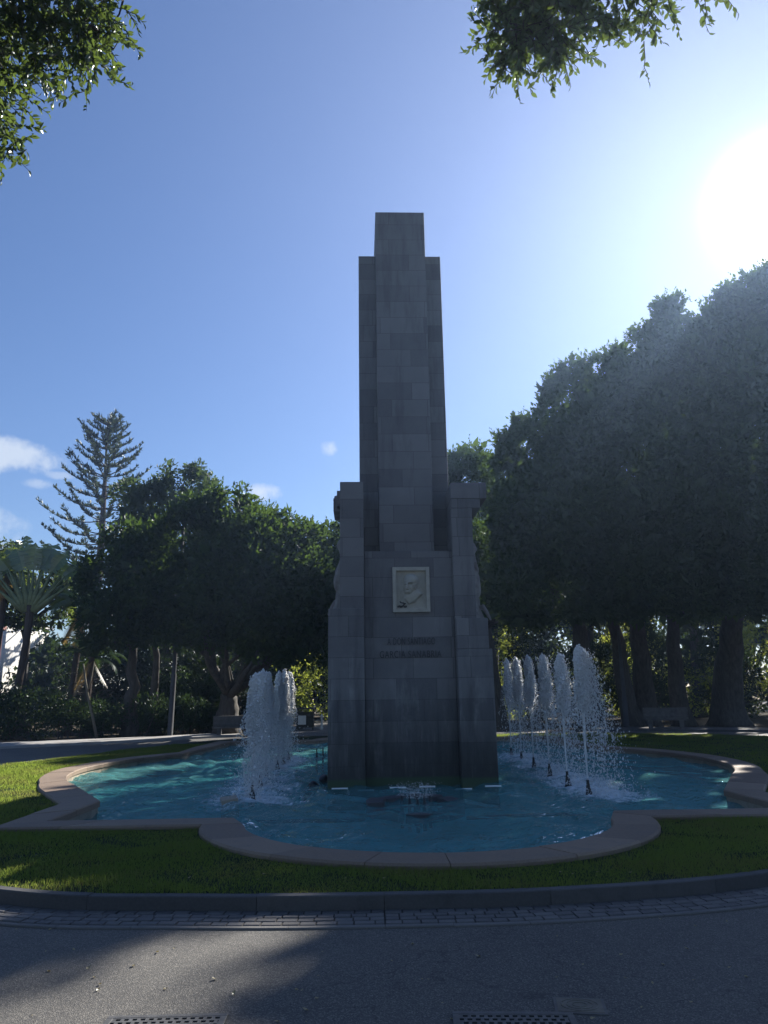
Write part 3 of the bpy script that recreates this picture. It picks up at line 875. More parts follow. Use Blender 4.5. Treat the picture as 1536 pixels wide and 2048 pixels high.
# stone ring with small nozzles in front of the monument
rg = empty("stone_ring", (.42, 12.2, 0)); tag(rg, "round ring of dark stone pieces at the water surface before the monument", "stone ring")
for k in range(7):
    a0 = R_(k * 51.4 + 4 + 150); a1 = R_(k * 51.4 + 47 + 150); b = MB(); pol = []
    top = [.055, -.015, -.02, .006, .03, .04, .028][k]
    for j in range(9): a = a0 + (a1 - a0) * j / 8; pol.append((.76 * math.cos(a), .95 * math.sin(a)))
    for j in range(9): a = a1 + (a0 - a1) * j / 8; pol.append((.50 * math.cos(a), .66 * math.sin(a)))
    b.prism(pol, -.14, top); b.build("ring_stone", M['kerb'], rg)
small = MB(); small.lathe([(.03, -.46), (.03, .02), (.022, .03), (.016, .12), (.010, .13)], n=10)
sm = small.build("small_nozzle", M['nozzle'], None, True)
spots = [(.22, 12.42), (.33, 12.12), (.45, 12.0), (.56, 12.14), (.66, 12.40), (.44, 12.55)]
low_names = ["small black nozzle at the left inside the stone ring", "small black nozzle front left inside the stone ring", "foremost small black nozzle inside the stone ring", "small black nozzle front right inside the stone ring",
             "small black nozzle at the right inside the stone ring", "rearmost small black nozzle inside the stone ring"]
for i, (x, y) in enumerate(spots):
    o = sm if i == 0 else sm.copy()
    if i: COL.objects.link(o)
    o.location = (x, y, 0); tag(o, low_names[i], "nozzle", "small nozzles inside the stone ring")
for i, (x, y) in enumerate([(-1.93, 21.2), (-1.80, 21.7), (-1.67, 22.2)]):
    o = sm.copy(); COL.objects.link(o); o.location = (x, y, .05); o.scale = (1, 1, 1.7)
    tag(o, ["front one of three thin black nozzles behind the monument's left edge", "middle one of three thin black nozzles behind the monument's left edge", "rear one of three thin black nozzles behind the monument's left edge"][i], "nozzle", "thin nozzles left of the monument")
rs = np.random.RandomState(4); n = 800
a = rs.uniform(0, 6.28, n); u = rs.uniform(0, 1, n); k = rs.randint(0, 6, n); sp0 = np.array(spots)[k]
P = np.c_[sp0[:, 0] + rs.normal(0, .03 + .08 * u), sp0[:, 1] + rs.normal(0, .03 + .08 * u), (.10 + .20 * u ** 1.6)]
V, F = blobs(P, rs.uniform(.003, .006, n), np.full(n, 1.4), rs)
o = np_mesh("low_spray", V, F, M['stream']); tag(o, "faint low spray rising from the small nozzles in the stone ring", "spray", None, "stuff")

# white tubes along the foot of the monument
wb = MB(); wb.tube([(-.145, 0, 0), (.145, 0, 0)], .014, 10)

bar = wb.build("white_tube", M['whitebar'], None, False)
tn = ["leftmost short white tube at the monument's foot", "second white tube from the left at the monument's foot", "white tube just left of the middle nozzles",
      "white tube just right of the middle nozzles", "second white tube from the right at the monument's foot", "rightmost short white tube at the monument's foot"]
for i, (x, y, z) in enumerate([(-.86, 14.03, .035), (-.39, 13.83, .02), (.18, 14.06, .035), (.71, 14.15, .035), (1.34, 13.85, .02), (1.89, 14.08, .035)]):
    o = bar if i == 0 else bar.copy()
    if i: COL.objects.link(o)
    o.location = (x, y, z); o.rotation_euler = (0, 0, R_(2)); tag(o, tn[i], "tube", "white tubes at the monument's foot")
# loose block on the left, dark lamps, pipes
bb = MB(); bb.box(-.13, .13, -.17, .17, -.3, .085, bev=.02); o = bb.build("stone_block", M['rubble']); o.location = (-2.54, 12.6, 0); o.rotation_euler = (0.04, -.10, .3)
tag(o, "brown stone block sticking out of the water beside the front left jet", "stone block")
def pipe(pts, label):
    b = MB(); b.tube(pts, .028, 8); o = b.build("water_pipe", M['nozzle'], None, True); tag(o, label, "pipe", "dark pipes on the pool floor")
pipe([(.0, 11.6, -.42), (.0, 10.2, -.42), (-.02, 8.9, -.42), (-.03, 7.75, -.42)], "dark pipe on the pool floor running from stone ring to front rim")
pipe([(-.35, 12.0, -.2), (-1.4, 12.05, -.2), (-2.3, 12.3, -.25)], "dark pipe on the pool floor left of the stone ring")
pipe([(1.2, 12.1, -.2), (2.2, 12.3, -.2), (3.2, 12.7, -.25)], "dark pipe on the pool floor right of the stone ring")
lampb = MB(); lampb.lathe([(.05, -.3), (.06, -.02), (.085, .02), (.09, .10), (.07, .12)], n=14); lampb.tube([(-.09, 0, -.3), (-.1, 0, .05), (-.0, 0, .10), (.1, 0, .05), (.09, 0, -.3)], .009, 6)
ul = lampb.build("pool_lamp", M['nozzle'], None, True)
for i, (x, y, q) in enumerate([(-1.42, 14.7, .5), (-1.25, 15.6, .1)]):
    o = ul if i == 0 else ul.copy()
    if i: COL.objects.link(o)
    o.location = (x, y, -.03 + .03 * i); o.rotation_euler = (R_(25), R_(30 * (1 - 2 * i)), q)
    tag(o, ["nearer dark pool lamp half sunk beside the monument's left side", "farther dark pool lamp half sunk beside the monument's left side"][i], "lamp", "dark lamps in the pool")

# ---------------------------------------------------------------- road furniture
def drain(loc, rz, label, w=.62, d=.36):
    e = empty("drain_cover", loc, rz); tag(e, label, "drain cover", "drain covers at the front of the road")
    b = MB(); t = .035
    for q in ((-w / 2, w / 2, -d / 2, -d / 2 + t), (-w / 2, w / 2, d / 2 - t, d / 2), (-w / 2, -w / 2 + t, -d / 2 + t, d / 2 - t), (w / 2 - t, w / 2, -d / 2 + t, d / 2 - t)): b.box(*q, -.01, .014, bev=.004)
    b.build("frame", M['iron'], e)
    g = MB(); nx, ny = 13, 7; ix, iy = (w - 2 * t) / nx, (d - 2 * t) / ny
    for j in range(ny + 1):
        y = -d / 2 + t + j * iy; g.box(-w / 2 + t, w / 2 - t, y - .009 if j else y, y + .009 if j < ny else y, .0, .012)
    for i in range(nx):
        for j in range(ny):
            x = -w / 2 + t + i * ix + (ix * .5 if j % 2 else 0); x1 = min(x + ix * .42, w / 2 - t)
            if x1 - x > .003: g.box(x, x1, -d / 2 + t + j * iy + .009, -d / 2 + t + (j + 1) * iy - .009, .0, .0118)
    g.build("grate", M['iron'], e)
    p = MB(); p.box(-w / 2 + t, w / 2 - t, -d / 2 + t, d / 2 - t, -.011, .003); p.build("pit", M['ironpit'], e)  # near-black colour on a thin plate stands in for shade below the bars
drain((-1.155, 4.20, 0), R_(1.5), "cast iron drain grate at the sunlit lower left of the road")
drain((.62, 4.175, 0), R_(-2.5), "cast iron drain grate in shade at the bottom middle of the road")
mc = empty("manhole_cover", (1.0, 4.44, 0), R_(-8)); tag(mc, "small square metal access cover set in the shaded asphalt", "manhole cover")
b = MB(); b.box(-.135, .135, -.105, .105, -.01, .006, bev=.003); b.build("cover_frame", M['iron'], mc)
b = MB(); b.box(-.118, .118, -.09, .09, .0, .0085, bev=.002)
for r in (.03, .055, .078): b.tube([(r * 1.25 * math.cos(k * .2618), r * math.sin(k * .2618), .0085) for k in range(25)], .0035, 5)
b.build("cover_plate", M['cover'], mc)

rs = random.Random(12)
def fallen_leaf():
    b = MB(); w, l = .5, 1.0
    V = [(0, 0, .1), (.22, .25, .3), (.5, .30, .12), (1, 0, .35), (.5, -.30, .25), (.22, -.25, .05), (.5, 0, .02)]
    b.add(V, [(0, 5, 6), (5, 4, 6), (4, 3, 6), (3, 2, 6), (2, 1, 6), (1, 0, 6)]); return b.build("fallen_leaf", M['litter'])
fl0 = fallen_leaf()
for i in range(96):
    o = fl0 if i == 0 else fl0.copy()
    if i: COL.objects.link(o)
    while True:
        x, y = rs.uniform(-3.2, 3.2), 3.9 + 3.2 * rs.random() ** 1.2
        if abs(x) < .52 * y + .2 and (y < 5.95 + .05 * x * x): break
    s = rs.uniform(.014, .042)
    if i > 80: x, y = rs.uniform(-3, 2.5), rs.uniform(6.75, 7.0)
    o.location = (x, y, .004 if i <= 80 else .13); o.scale = (s, s * rs.uniform(.7, 1.1), s * .7); o.rotation_euler = (rs.uniform(-.2, .2), rs.uniform(-.2, .2), rs.uniform(0, 6.28))
    tag(o, "small pale dry leaf lying on the front road or lawn", "leaf", "fallen leaves on the road and lawn")

# ---------------------------------------------------------------- grass blades
def build_grass():
    rs = np.random.RandomState(8)
    inner = rim_at(1.03); outer = offset(LAWN, -.085)
    reg = [((-6.5, 6.5, 6.2, 10.2), 150000, .030), ((-9.7, -4.5, 8.2, 27.0), 110000, .042), ((4.0, 14.7, 8, 31), 90000, .045)]
    VV = []; nn = 0
    for (x0, x1, y0, y1), n, hh in reg:
        P = np.c_[rs.uniform(x0, x1, n * 2), rs.uniform(y0, y1, n * 2)]
        P = P[inside(P, outer) & ~inside(P, inner)][:n]
        m = len(P)
        keep = (np.sin(P[:, 0] * 5.1 + 2 * np.sin(P[:, 1] * 3.7)) + np.sin(P[:, 1] * 6.3 + 1.5 * np.sin(P[:, 0] * 4.1)) + rs.normal(0, .8, m)) > -1.5
        P = P[keep]; m = len(P)
        a = rs.uniform(0, 6.283, m); h = hh * rs.uniform(.45, 1.45, m) * (1 + .35 * np.sin(P[:, 0] * 2.3 + 1.7 * np.sin(P[:, 1] * 1.9)))
        w = rs.uniform(.0025, .0048, m) * (hh / .03); lean = rs.uniform(.1, .9, m) * h; la = rs.uniform(0, 6.283, m)
        base = np.c_[P, np.full(m, .110)]
        d = np.c_[np.cos(a) * w, np.sin(a) * w, np.zeros(m)]
        tip = base + np.c_[np.cos(la) * lean, np.sin(la) * lean, h]
        VV.append(np.stack([base - d, base + d, tip], 1).reshape(-1, 3)); nn += m
    V = np.vstack(VV); F = np.arange(len(V)).reshape(-1, 3)
    o = np_mesh("grass", V, F, M['grass']); tag(o, "short mown grass of the lawn around the pool", "grass", None, 'stuff')
build_grass()

# ---------------------------------------------------------------- vegetation
def unit(v): return v / (np.linalg.norm(v, axis=1, keepdims=True) + 1e-9)
def leaf_quads(P, D, L, W, rs):
    """diamond leaves at P along D"""
    n = len(P); D = unit(D); Rn = unit(rs.normal(0, 1, (n, 3))); S = unit(np.cross(D, Rn)); N_ = np.cross(S, D)
    L = L[:, None]; W = W[:, None]
    V = np.stack([P, P + D * L * .45 + S * W + N_ * W * .25, P + D * L, P + D * L * .45 - S * W + N_ * W * .25], 1).reshape(-1, 3)
    return V, np.arange(n * 4).reshape(-1, 4)

def crown_leaves(clumps, per_m2, size, rs, up=.35, sprigs=7, squash=.85, core=True):
    PP = []; DD = []; LL = []
    for (c, r) in clumps:
        n = int(per_m2 * 12.57 * r * r)
        d = unit(rs.normal(0, 1, (n, 3))); q = rs.uniform(0, 1, n) ** .38 * (1 + .13 * np.sin(d[:, 0] * 7 + c[0]) * np.sin(d[:, 2] * 6 + c[2]) + .1 * np.sin(d[:, 1] * 9))
        p = np.array(c) + d * (q * r)[:, None] * np.array([1, 1, squash])
        PP.append(p); DD.append(d * .8 + rs.normal(0, .7, (n, 3)) + np.array([0, 0, up])); LL.append(size * rs.uniform(.65, 1.3, n))
        if core:
            m = int(n * .10); d2 = unit(rs.normal(0, 1, (m, 3)))
            PP.append(np.array(c) + d2 * (rs.uniform(0, .72, m) * r)[:, None]); DD.append(rs.normal(0, 1, (m, 3))); LL.append(size * rs.uniform(2.2, 3.4, m))
        for _ in range(int(sprigs * r)):
            d3 = unit(rs.normal(0, 1, (1, 3)) + np.array([[0, 0, .45]]))[0]; l = rs.uniform(.25, .6) * min(1, r)
            k = 9; t = np.linspace(0, 1, k)
            st = np.array(c) + d3 * r * .88 * np.array([1, 1, squash]); g = d3 + np.array([0, 0, .25])
            PP.append(st + g * (t * l)[:, None]); DD.append(np.tile(g, (k, 1)) + rs.normal(0, .6, (k, 3))); LL.append(size * rs.uniform(.5, .95, k) * (1.1 - .5 * t))
    P = np.vstack(PP); D = np.vstack(DD); L = np.concatenate(LL)
    return leaf_quads(P, D, L, L * rs.uniform(.20, .30, len(L)), rs)

def fill_clumps(poly, Y, depth, r0, r1, n, rs, ysh=0.0):
    """fill an outline standing at distance Y with leafy clumps spread in depth"""
    q = np.array(poly); lo, hi = q.min(0), q.max(0); out = []
    tries = 0
    while len(out) < n and tries < n * 60:
        tries += 1
        p = rs.uniform(lo, hi)
        r = rs.uniform(r0, r1)
        if not inside([p], poly)[0]: continue
        d = edge_dist([p], poly)[0]
        if d < .25: continue
        r = min(r, max(.55, d * 1.02))
        sp = depth * math.sqrt(min(1, d / 2.6))
        y = Y + rs.uniform(-1, 1) * sp
        out.append(((p[0] * (1 + (y - Y) / Y * .0), y + ysh, p[1]), r))
    # rim of small clumps follows the outline
    e = resample([tuple(a) for a in q], .75)
    ei = offset(e if sum((e[i - 1][0] * e[i][1] - e[i][0] * e[i - 1][1]) for i in range(len(e))) > 0 else e[::-1], -.45)
    for p in ei: out.append(((p[0] + rs.normal(0, .12), Y + rs.uniform(-1, 1) * .9 + ysh, p[1] + rs.normal(0, .12)), rs.uniform(.42, .72)))
    return out

def limb(mb, a, b, r0, r1, rs, bend=.5, n=7, sides=8, flute=.08):
    a = np.array(a, float); b = np.array(b, float); off = rs.normal(0, bend, 3); off[2] = abs(off[2]) * .5
    pts = [a + (b - a) * t + off * math.sin(math.pi * t) * (1 - .3 * t) + rs.normal(0, .03, 3) for t in np.linspace(0, 1, n)]
    pts[0] = a
    mb.tube(pts, [r0 + (r1 - r0) * t ** .8 for t in np.linspace(0, 1, n)], sides, True, flute, 5, rs.uniform(0, 6))
    return pts

GAPS = [((6.4, 14.7, 0), .34), ((6.9, 15.4, 0), .30), ((5.3, 15.6, 0), .28), ((4.2, 14.4, 0), .22), ((7.0, 16.6, 0), .26), ((5.9, 13.6, 0), .22), ((-.85, 5.75, 0), .26), ((-1.4, 5.35, 0), .32)]
GAPS += [((x + .05, y, h * f), .19 if x > 0 else .27) for (x, y, h) in JETS_R + JETS_L for f in (.95, .78, .6)]  # extra holes cut towards the sun so the plumes get brighter
def sun_gaps(V):
    """drop the leaves that close the few holes where sunlight comes through the crowns"""
    Q = V.reshape(-1, 4, 3); c = Q.mean(1); d = np.array(SUN_DIR); keep = np.ones(len(c), bool)
    for p, r in GAPS:
        w = c - np.array(p); w = w - np.outer(w @ d, d)
        keep &= np.linalg.norm(w, axis=1) > r
    Q = Q[keep]
    return Q.reshape(-1, 3), np.arange(len(Q) * 4).reshape(-1, 4)

def tree(name, label, cat, group, base, trunks, poly, Y, depth, leafmat, barkmat, rs, nclump=60, r0=.9, r1=1.7, dens=26, size=.22, sprigs=6, limbs=9, up=.35):
    e = empty(name, base); tag(e, label, cat, group)
    B = np.array(base)
    cl = fill_clumps(poly, Y, depth, r0, r1, nclump, rs)
    V, F = crown_leaves(cl, dens, size, rs, up, sprigs)
    if base[0] > 5: V, F = sun_gaps(V)
    np_mesh("crown", V - B, F, leafmat, e)
    mb = MB()
    for (dx, dy, r, tx, ty, tz) in trunks:
        top = np.array((tx, ty, tz)) - B
        pts = [np.array((dx, dy, -.15)), np.array((dx * .97, dy * .97, .35)), np.array((dx * .9, dy * .9, 1.0))]
        q = np.array((dx * .9, dy * .9, 1.0))
        for t in np.linspace(.25, 1, 5): pts.append(q + (top - q) * t + rs.normal(0, .06, 3))
        rr = [r * 1.6, r * 1.2, r] + [r * (1 - .45 * t) for t in np.linspace(.25, 1, 5)]
        mb.tube(pts, rr, 16, True, .13, 5, rs.uniform(0, 6))
        cand = sorted(cl, key=lambda c: np.linalg.norm(np.array(c[0]) - B - top) + rs.uniform(0, 3))[:limbs * 2:2]
        for (c, r_) in cand: limb(mb, top - np.array((0, 0, .1)), np.array(c) - B, r * .42, .05, rs, .5)
    mb.build("trunk", barkmat, e, True)
    return e

rs = np.random.RandomState(21)
FT = M['ficus']; BK = M['bark']
tree("ficus_tree", "bushy fig tree just right of the monument shaft, lower than the trees beside it", "tree", "fig trees on the right", (6.0, 42, 0), [(0, 0, .45, 5.6, 41.5, 5.5)],
     [(3.6, 15.2), (4.7, 15.5), (6.2, 15.3), (6.8, 12.2), (6.4, 5.8), (2.9, 5.1), (3.1, 12.3)], 40, 2.2, FT, BK, rs, 34, .9, 1.5)
tree("ficus_tree", "dark fig tree whose crown steps up behind the right fountain jets", "tree", "fig trees on the right", (9.9, 37.5, 0), [(0, 0, .5, 9.4, 36.5, 5.6), (2.3, .6, .4, 11.2, 36.5, 6)],
     [(5.7, 14.2), (6.2, 14.6), (6.9, 15.1), (7.6, 15.5), (8.0, 17.0), (8.7, 17.4), (9.6, 17.6), (10.9, 18.3), (11.4, 13.1), (11.2, 4.9), (5.6, 4.5), (4.4, 6.2), (5.0, 10.7)], 34, 3.2, FT, BK, rs, 125, 1.0, 1.8, dens=31)
tree("ficus_tree", "tall fig tree with twin trunks between the stepped crown and the tallest tree", "tree", "fig trees on the right", (13.6, 39, 0), [(-.4, 0, .5, 12.6, 37.5, 6.2), (1.7, .7, .45, 14.6, 38, 6)],
     [(9.6, 16.2), (10.5, 17.6), (11.6, 18.4), (12.8, 19.2), (13.9, 19.4), (14.8, 18.6), (16.0, 17.0), (16.2, 12.7), (15.4, 4.8), (8.8, 4.8), (8.9, 12.8)], 33.6, 3.2, FT, BK, rs, 160, 1.0, 1.8, dens=31)
tree("ficus_tree", "tallest fig tree at the right edge, pale fluted trunk, crown touching the sun", "tree", "fig trees on the right", (17.4, 39, 0), [(0, 0, .78, 17.3, 37, 5.5), (2.6, -.4, .42, 19.8, 37, 6)],
     [(12.6, 17.9), (13.1, 19.6), (13.6, 20.2), (14.1, 19.8), (14.5, 19.35), (15.4, 19.35), (16.0, 20.2), (16.6, 20.7), (18.5, 21.5), (20.9, 22.3), (22.3, 19.2), (19.9, 4.6), (12.9, 4.7), (12.8, 12.0)], 32, 3.4, FT, BK, rs, 150, 1.1, 1.9, dens=31)
tree("ficus_tree", "broad dark fig tree left of the fountain with forked trunk behind a bench", "tree", "fig trees on the left", (-7.5, 36, 0), [(0, 0, .48, -7.35, 35.6, 1.9)],
     [(-10.1, 10.2), (-8.8, 11.1), (-7.6, 11.4), (-6.7, 11.5), (-5.7, 10.5), (-4.3, 10.4), (-3.2, 9.6), (-2.2, 9.2), (-1.8, 5.2), (-2.6, 2.8), (-4.4, 3.0), (-6.4, 3.5), (-8.6, 3.8), (-10.4, 4.1), (-12.0, 4.4), (-12.6, 8.5)],
     34, 2.6, FT, BK, rs, 115, .9, 1.6, limbs=12)
tree("leafy_tree", "rounder pale topped tree standing behind the left fig tree", "tree", "fig trees on the left", (-12.6, 43, 0), [(0, 0, .4, -12.6, 43, 8)],
     [(-15.7, 13.6), (-14.9, 14.3), (-13.8, 14.2), (-12.4, 15.2), (-11.2, 15.4), (-10.2, 14.7), (-9.6, 13.0), (-9.8, 10.6), (-12, 8.5), (-15.1, 9.7)], 42, 1.8, M['fardark'], BK, rs, 34, .8, 1.3, dens=22)
tree("ficus_tree", "low dark tree filling the gap between traveller's palm and broad left fig", "tree", "fig trees on the left", (-12.2, 36.5, 0), [(0, 0, .32, -12.2, 36, 4.2), (1.1, .5, .2, -11.1, 36, 4.4)],
     [(-14.3, 8.4), (-13.2, 9.6), (-12.2, 10.0), (-10.5, 9.9), (-10.0, 5.0), (-10.9, 3.9), (-13.6, 3.9), (-14.5, 6.0)], 34.5, 1.8, FT, BK, rs, 34, .8, 1.4)
tree("ficus_tree", "dark tree directly behind the monument's left shoulder", "tree", "fig trees on the left", (-.6, 40.5, 0), [(0, 0, .4, -.6, 40, 4.0)],
     [(-3.1, 10.2), (-1.8, 11.0), (0.8, 11.4), (3.0, 11.0), (3.0, 3.6), (0.7, 3.4), (-2.6, 3.6), (-3.4, 6.5)], 38, 2.2, FT, BK, rs, 55, .9, 1.5)

BL = ["tall dark tree glimpsed behind the broad left fig, leftmost of the rear row", "tall dark tree glimpsed behind the left jets beyond the litter bin", "tall dark tree behind the monument's left shoulder, in the rear row",
      "dark rear tree glimpsed between the monument and the stepped crown", "dark rear tree glimpsed behind the twin fig trunks", "dark rear tree glimpsed left of the pale fluted trunk", "dark rear tree glimpsed right of the pale fluted trunk", "dark rear tree at the far right behind the last trunk"]
for lab, (x, y, z0, z1, w) in zip(BL, [(-10.5, 52, 4.5, 13.2, 3.6), (-7.6, 55, 4.6, 13.2, 2.4), (1.4, 55, 5, 14.2, 3.4), (8, 56, 6, 16, 3.6), (15, 55, 6, 17.5, 3.8), (21.5, 52, 6, 17.5, 3.8), (28, 49, 6, 17.5, 3.8), (34, 44, 5, 17, 3.8)]):
    pl = [(x + w * math.cos(k * .5236) * (1 + .12 * rs.uniform(-1, 1)), (z0 + z1) / 2 + (z1 - z0) / 2 * math.sin(k * .5236)) for k in range(12)]
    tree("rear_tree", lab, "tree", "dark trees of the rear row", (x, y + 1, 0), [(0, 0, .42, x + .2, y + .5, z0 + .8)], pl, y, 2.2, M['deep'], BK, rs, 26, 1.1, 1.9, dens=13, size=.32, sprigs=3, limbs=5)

# Norfolk Island pine, far behind on the left
def norfolk():
    rs = np.random.RandomState(31)
    e = empty("norfolk_pine", (-27.4, 70, 0)); tag(e, "tall tiered Norfolk Island pine rising behind the left trees", "tree")
    mb = MB(); mb.tube([(0, 0, -.2), (0, 0, 8), (0, .05, 17), (-.15, 0, 24), (-.35, 0, 29.8)], [.55, .45, .32, .16, .03], 10)
    VV = []; n0 = 0; P = []; D = []; L = []
    z = 10.5
    while z < 29.2:
        u = max(0, (z - 10.5) / 19.7); Rr = max(.5, 7.8 * (1 - u) ** .62) * rs.uniform(.85, 1.12)
        cx = -.35 * max(0, (z - 17) / 13)
        nb = 5 + (z > 22); ph = rs.uniform(0, 6.28)
        for k in range(nb):
            a = ph + k * 6.283 / nb + rs.normal(0, .15); l = Rr * rs.uniform(.72, 1.15)
            t = np.linspace(0, 1, 12)
            sag = .20 * (1 - u) ** 1.2
            pz = z + l * ((.0 + .50 * u) * t - sag * np.sin(np.pi * t * .8) + (.16 + .10 * u) * t ** 3)
            px = cx + np.cos(a) * l * t; py = np.sin(a) * l * t
            pts = np.c_[px, py, pz]
            mb.tube(pts[::2], [.055 * (1 - .8 * q) + .012 for q in t[::2]], 5, False)
            m = int(6 + l * 3.5)                              # tufts of rope-like branchlets along the upper side
            for tt in np.linspace(.30, 1.0, m) + rs.normal(0, .02, m):
                tt = min(1, max(.2, tt)); b = np.array([np.interp(tt, t, pts[:, i]) for i in range(3)])
                out = np.array([np.cos(a), np.sin(a), 0]); lat = np.array([-np.sin(a), np.cos(a), 0])
                fl = rs.uniform(.42, .72) * (1.1 - .35 * tt)
                for _ in range(7):
                    d = out * rs.uniform(-.1, .9) + lat * rs.normal(0, .75) + np.array([0, 0, rs.uniform(.25, 1.1)])
                    P.append(b + rs.normal(0, .05, 3)); D.append(d); L.append(fl * rs.uniform(.7, 1.15))
        z += rs.uniform(1.1, 1.6) * (1 - .45 * u)
    P = np.array(P); D = np.array(D); L = np.array(L)
    V, F = leaf_quads(P, D, L, np.full(len(L), .06), rs)
    np_mesh("crown", V, F, M['pine'], e); mb.build("trunk", M['pinebark'], e)
norfolk()

def strip_leaf(mb, base, d, up, l, w, n=9, droop=.25, torn=0.0, rs=None, fold=.25):
    """paddle leaf built as segments either side of a midrib; gaps where it is torn"""
    d = Vector(d).normalized(); s = d.cross(Vector(up)).normalized(); nn = s.cross(d)
    mid = [Vector(base) + d * l * t - Vector((0, 0, 1)) * droop * l * t * t for t in [i / n for i in range(n + 1)]]
    for sgn in (-1, 1):
        for i in range(n):
            t0, t1 = i / n, (i + 1) / n
            w0 = w * math.sin(math.pi * min(1, .08 + .92 * t0)) ** .6; w1 = w * math.sin(math.pi * min(.97, .08 + .92 * t1)) ** .6
            g = .0
            if torn and rs.random() < torn: g = rs.uniform(.1, .3)
            a, b = mid[i], mid[i + 1]; dr = -Vector((0, 0, 1)) * (rs.uniform(0, .3) * w if rs else 0)
            mb.add([a, b, b.lerp(a, g) + s * sgn * w1 + nn * fold * w1 + dr, a + s * sgn * w0 + nn * fold * w0 + dr], [(0, 1, 2, 3) if sgn > 0 else (3, 2, 1, 0)])

def ravenala(base, rs):
    e = empty("travellers_palm", base); tag(e, "traveller's palm with a flat fan of paddle leaves on the far left", "palm")
    tr = MB(); tr.tube([(-.35, 0, -.1), (-.2, 0, 2.2), (0, 0, 4.6), (.02, 0, 6.2)], [.20, .17, .16, .2], 10); tr.build("trunk", M['pinebark'], e)
    pt = MB(); lv = MB()
    for k in range(17):
        a = R_(-52 + 104 * k / 16 + rs.uniform(-2, 2)); L = rs.uniform(2.0, 2.5); zb = 5.9 + .05 * (k % 2)
        dirv = Vector((math.sin(a), -.05 + .1 * (k % 2), math.cos(a)))
        p0 = Vector((.25 * math.sin(a), .05 * (k % 2), zb)); p1 = p0 + dirv * L
        pt.tube([p0, p0 + dirv * L * .35, p0 + dirv * L * .6, p1], [.17, .15, .07, .035], 6)
        strip_leaf(lv, p1, dirv + Vector((.3 * math.sin(a), rs.uniform(-.2, .2), 0)), (rs.uniform(-.3, .3), -1, .2), rs.uniform(1.5, 2.1), rs.uniform(.34, .48), 14, rs.uniform(.05, .25) + .55 * abs(math.sin(a)), .5, rs)
    pt.build("leaf_stalk", M['petiole'], e, True); lv.build("leaf_blade", M['palm'], e)
ravenala((-17.3, 36, 0), random.Random(3))

def palm(name, base, h, nf, fl, label, rs, m, lean=(0, 0), dead=0):
    e = empty(name, base); tag(e, label, "palm", "palms on the far left")
    t = MB(); t.tube([(0, 0, -.1), (lean[0] * .3, lean[1] * .3, h * .4), (lean[0], lean[1], h)], [.22, .16, .14], 10); t.build("trunk", M['pinebark'], e)
    b = MB(); dd = MB()
    top = Vector((lean[0], lean[1], h))
    for k in range(nf + dead):
        a = k * 2.399 + rs.uniform(-.2, .2); isd = k >= nf
        el = rs.uniform(-.1, 1.1) if not isd else rs.uniform(-1.3, -.9)
        out = Vector((math.cos(a), math.sin(a), 0)); L = fl * rs.uniform(.8, 1.1); tgt = dd if isd else b
        pts = []
        for i in range(15):
            q = i / 14; ang = el - 1.5 * q * q if not isd else el
            pts.append((pts[-1] + (out * math.cos(ang) + Vector((0, 0, 1)) * math.sin(ang)) * L / 14) if pts else top.copy())
        tgt.tube(pts[::2], [.03, .026, .022, .018, .014, .01, .006, .004], 4, False)
        for i in range(2, 15):
            d = (pts[i] - pts[i - 1]).normalized(); s = d.cross(Vector((0, 0, 1))).normalized()
            for sg in (-1, 1):
                for jj in (0, .33, .66):
                    p = pts[i - 1].lerp(pts[i], jj); ll = fl * .26 * math.sin(math.pi * (.15 + .8 * i / 15)) * rs.uniform(.8, 1.1)
                    dl = (s * sg + d * .55 - Vector((0, 0, .45))).normalized(); wv = d * .022 * fl / 2
                    tgt.add([p - wv, p + wv, p + dl * ll], [(0, 1, 2)])
    b.build("frond", m, e)
    if dead: dd.build("dead_frond", M['dry'], e)
prs = random.Random(9)
palm("palm_tree", (-15.6, 37.5, 0), 6.4, 22, 2.6, "feathery dark palm between the traveller's palm and the low dark tree", prs, M['palm'], (.3, 0), 6)
palm("palm_tree", (-14.3, 36.3, 0), 3.7, 20, 1.9, "short drooping palm with yellow dead fronds under the feathery palm", prs, M['hedge'], (.1, 0), 3)
tree("leafy_tree", "dark loose tree behind the traveller's palm at the left edge", "tree", "fig trees on the left", (-19.6, 41, 0), [(0, 0, .28, -19.6, 40.5, 5.6)],
     [(-22.5, 6), (-22.5, 9.6), (-20.2, 10.2), (-18.0, 9.2), (-16.6, 7.6), (-16.8, 5.8), (-19, 5.2)], 40, 1.4, M['fardark'], BK, np.random.RandomState(6), 26, .7, 1.2, dens=18)
palm("palm_tree", (-19.8, 38, 0), 8.2, 22, 2.6, "taller palm cut by the left edge of the view", prs, M['palm'], (.2, 0), 3)

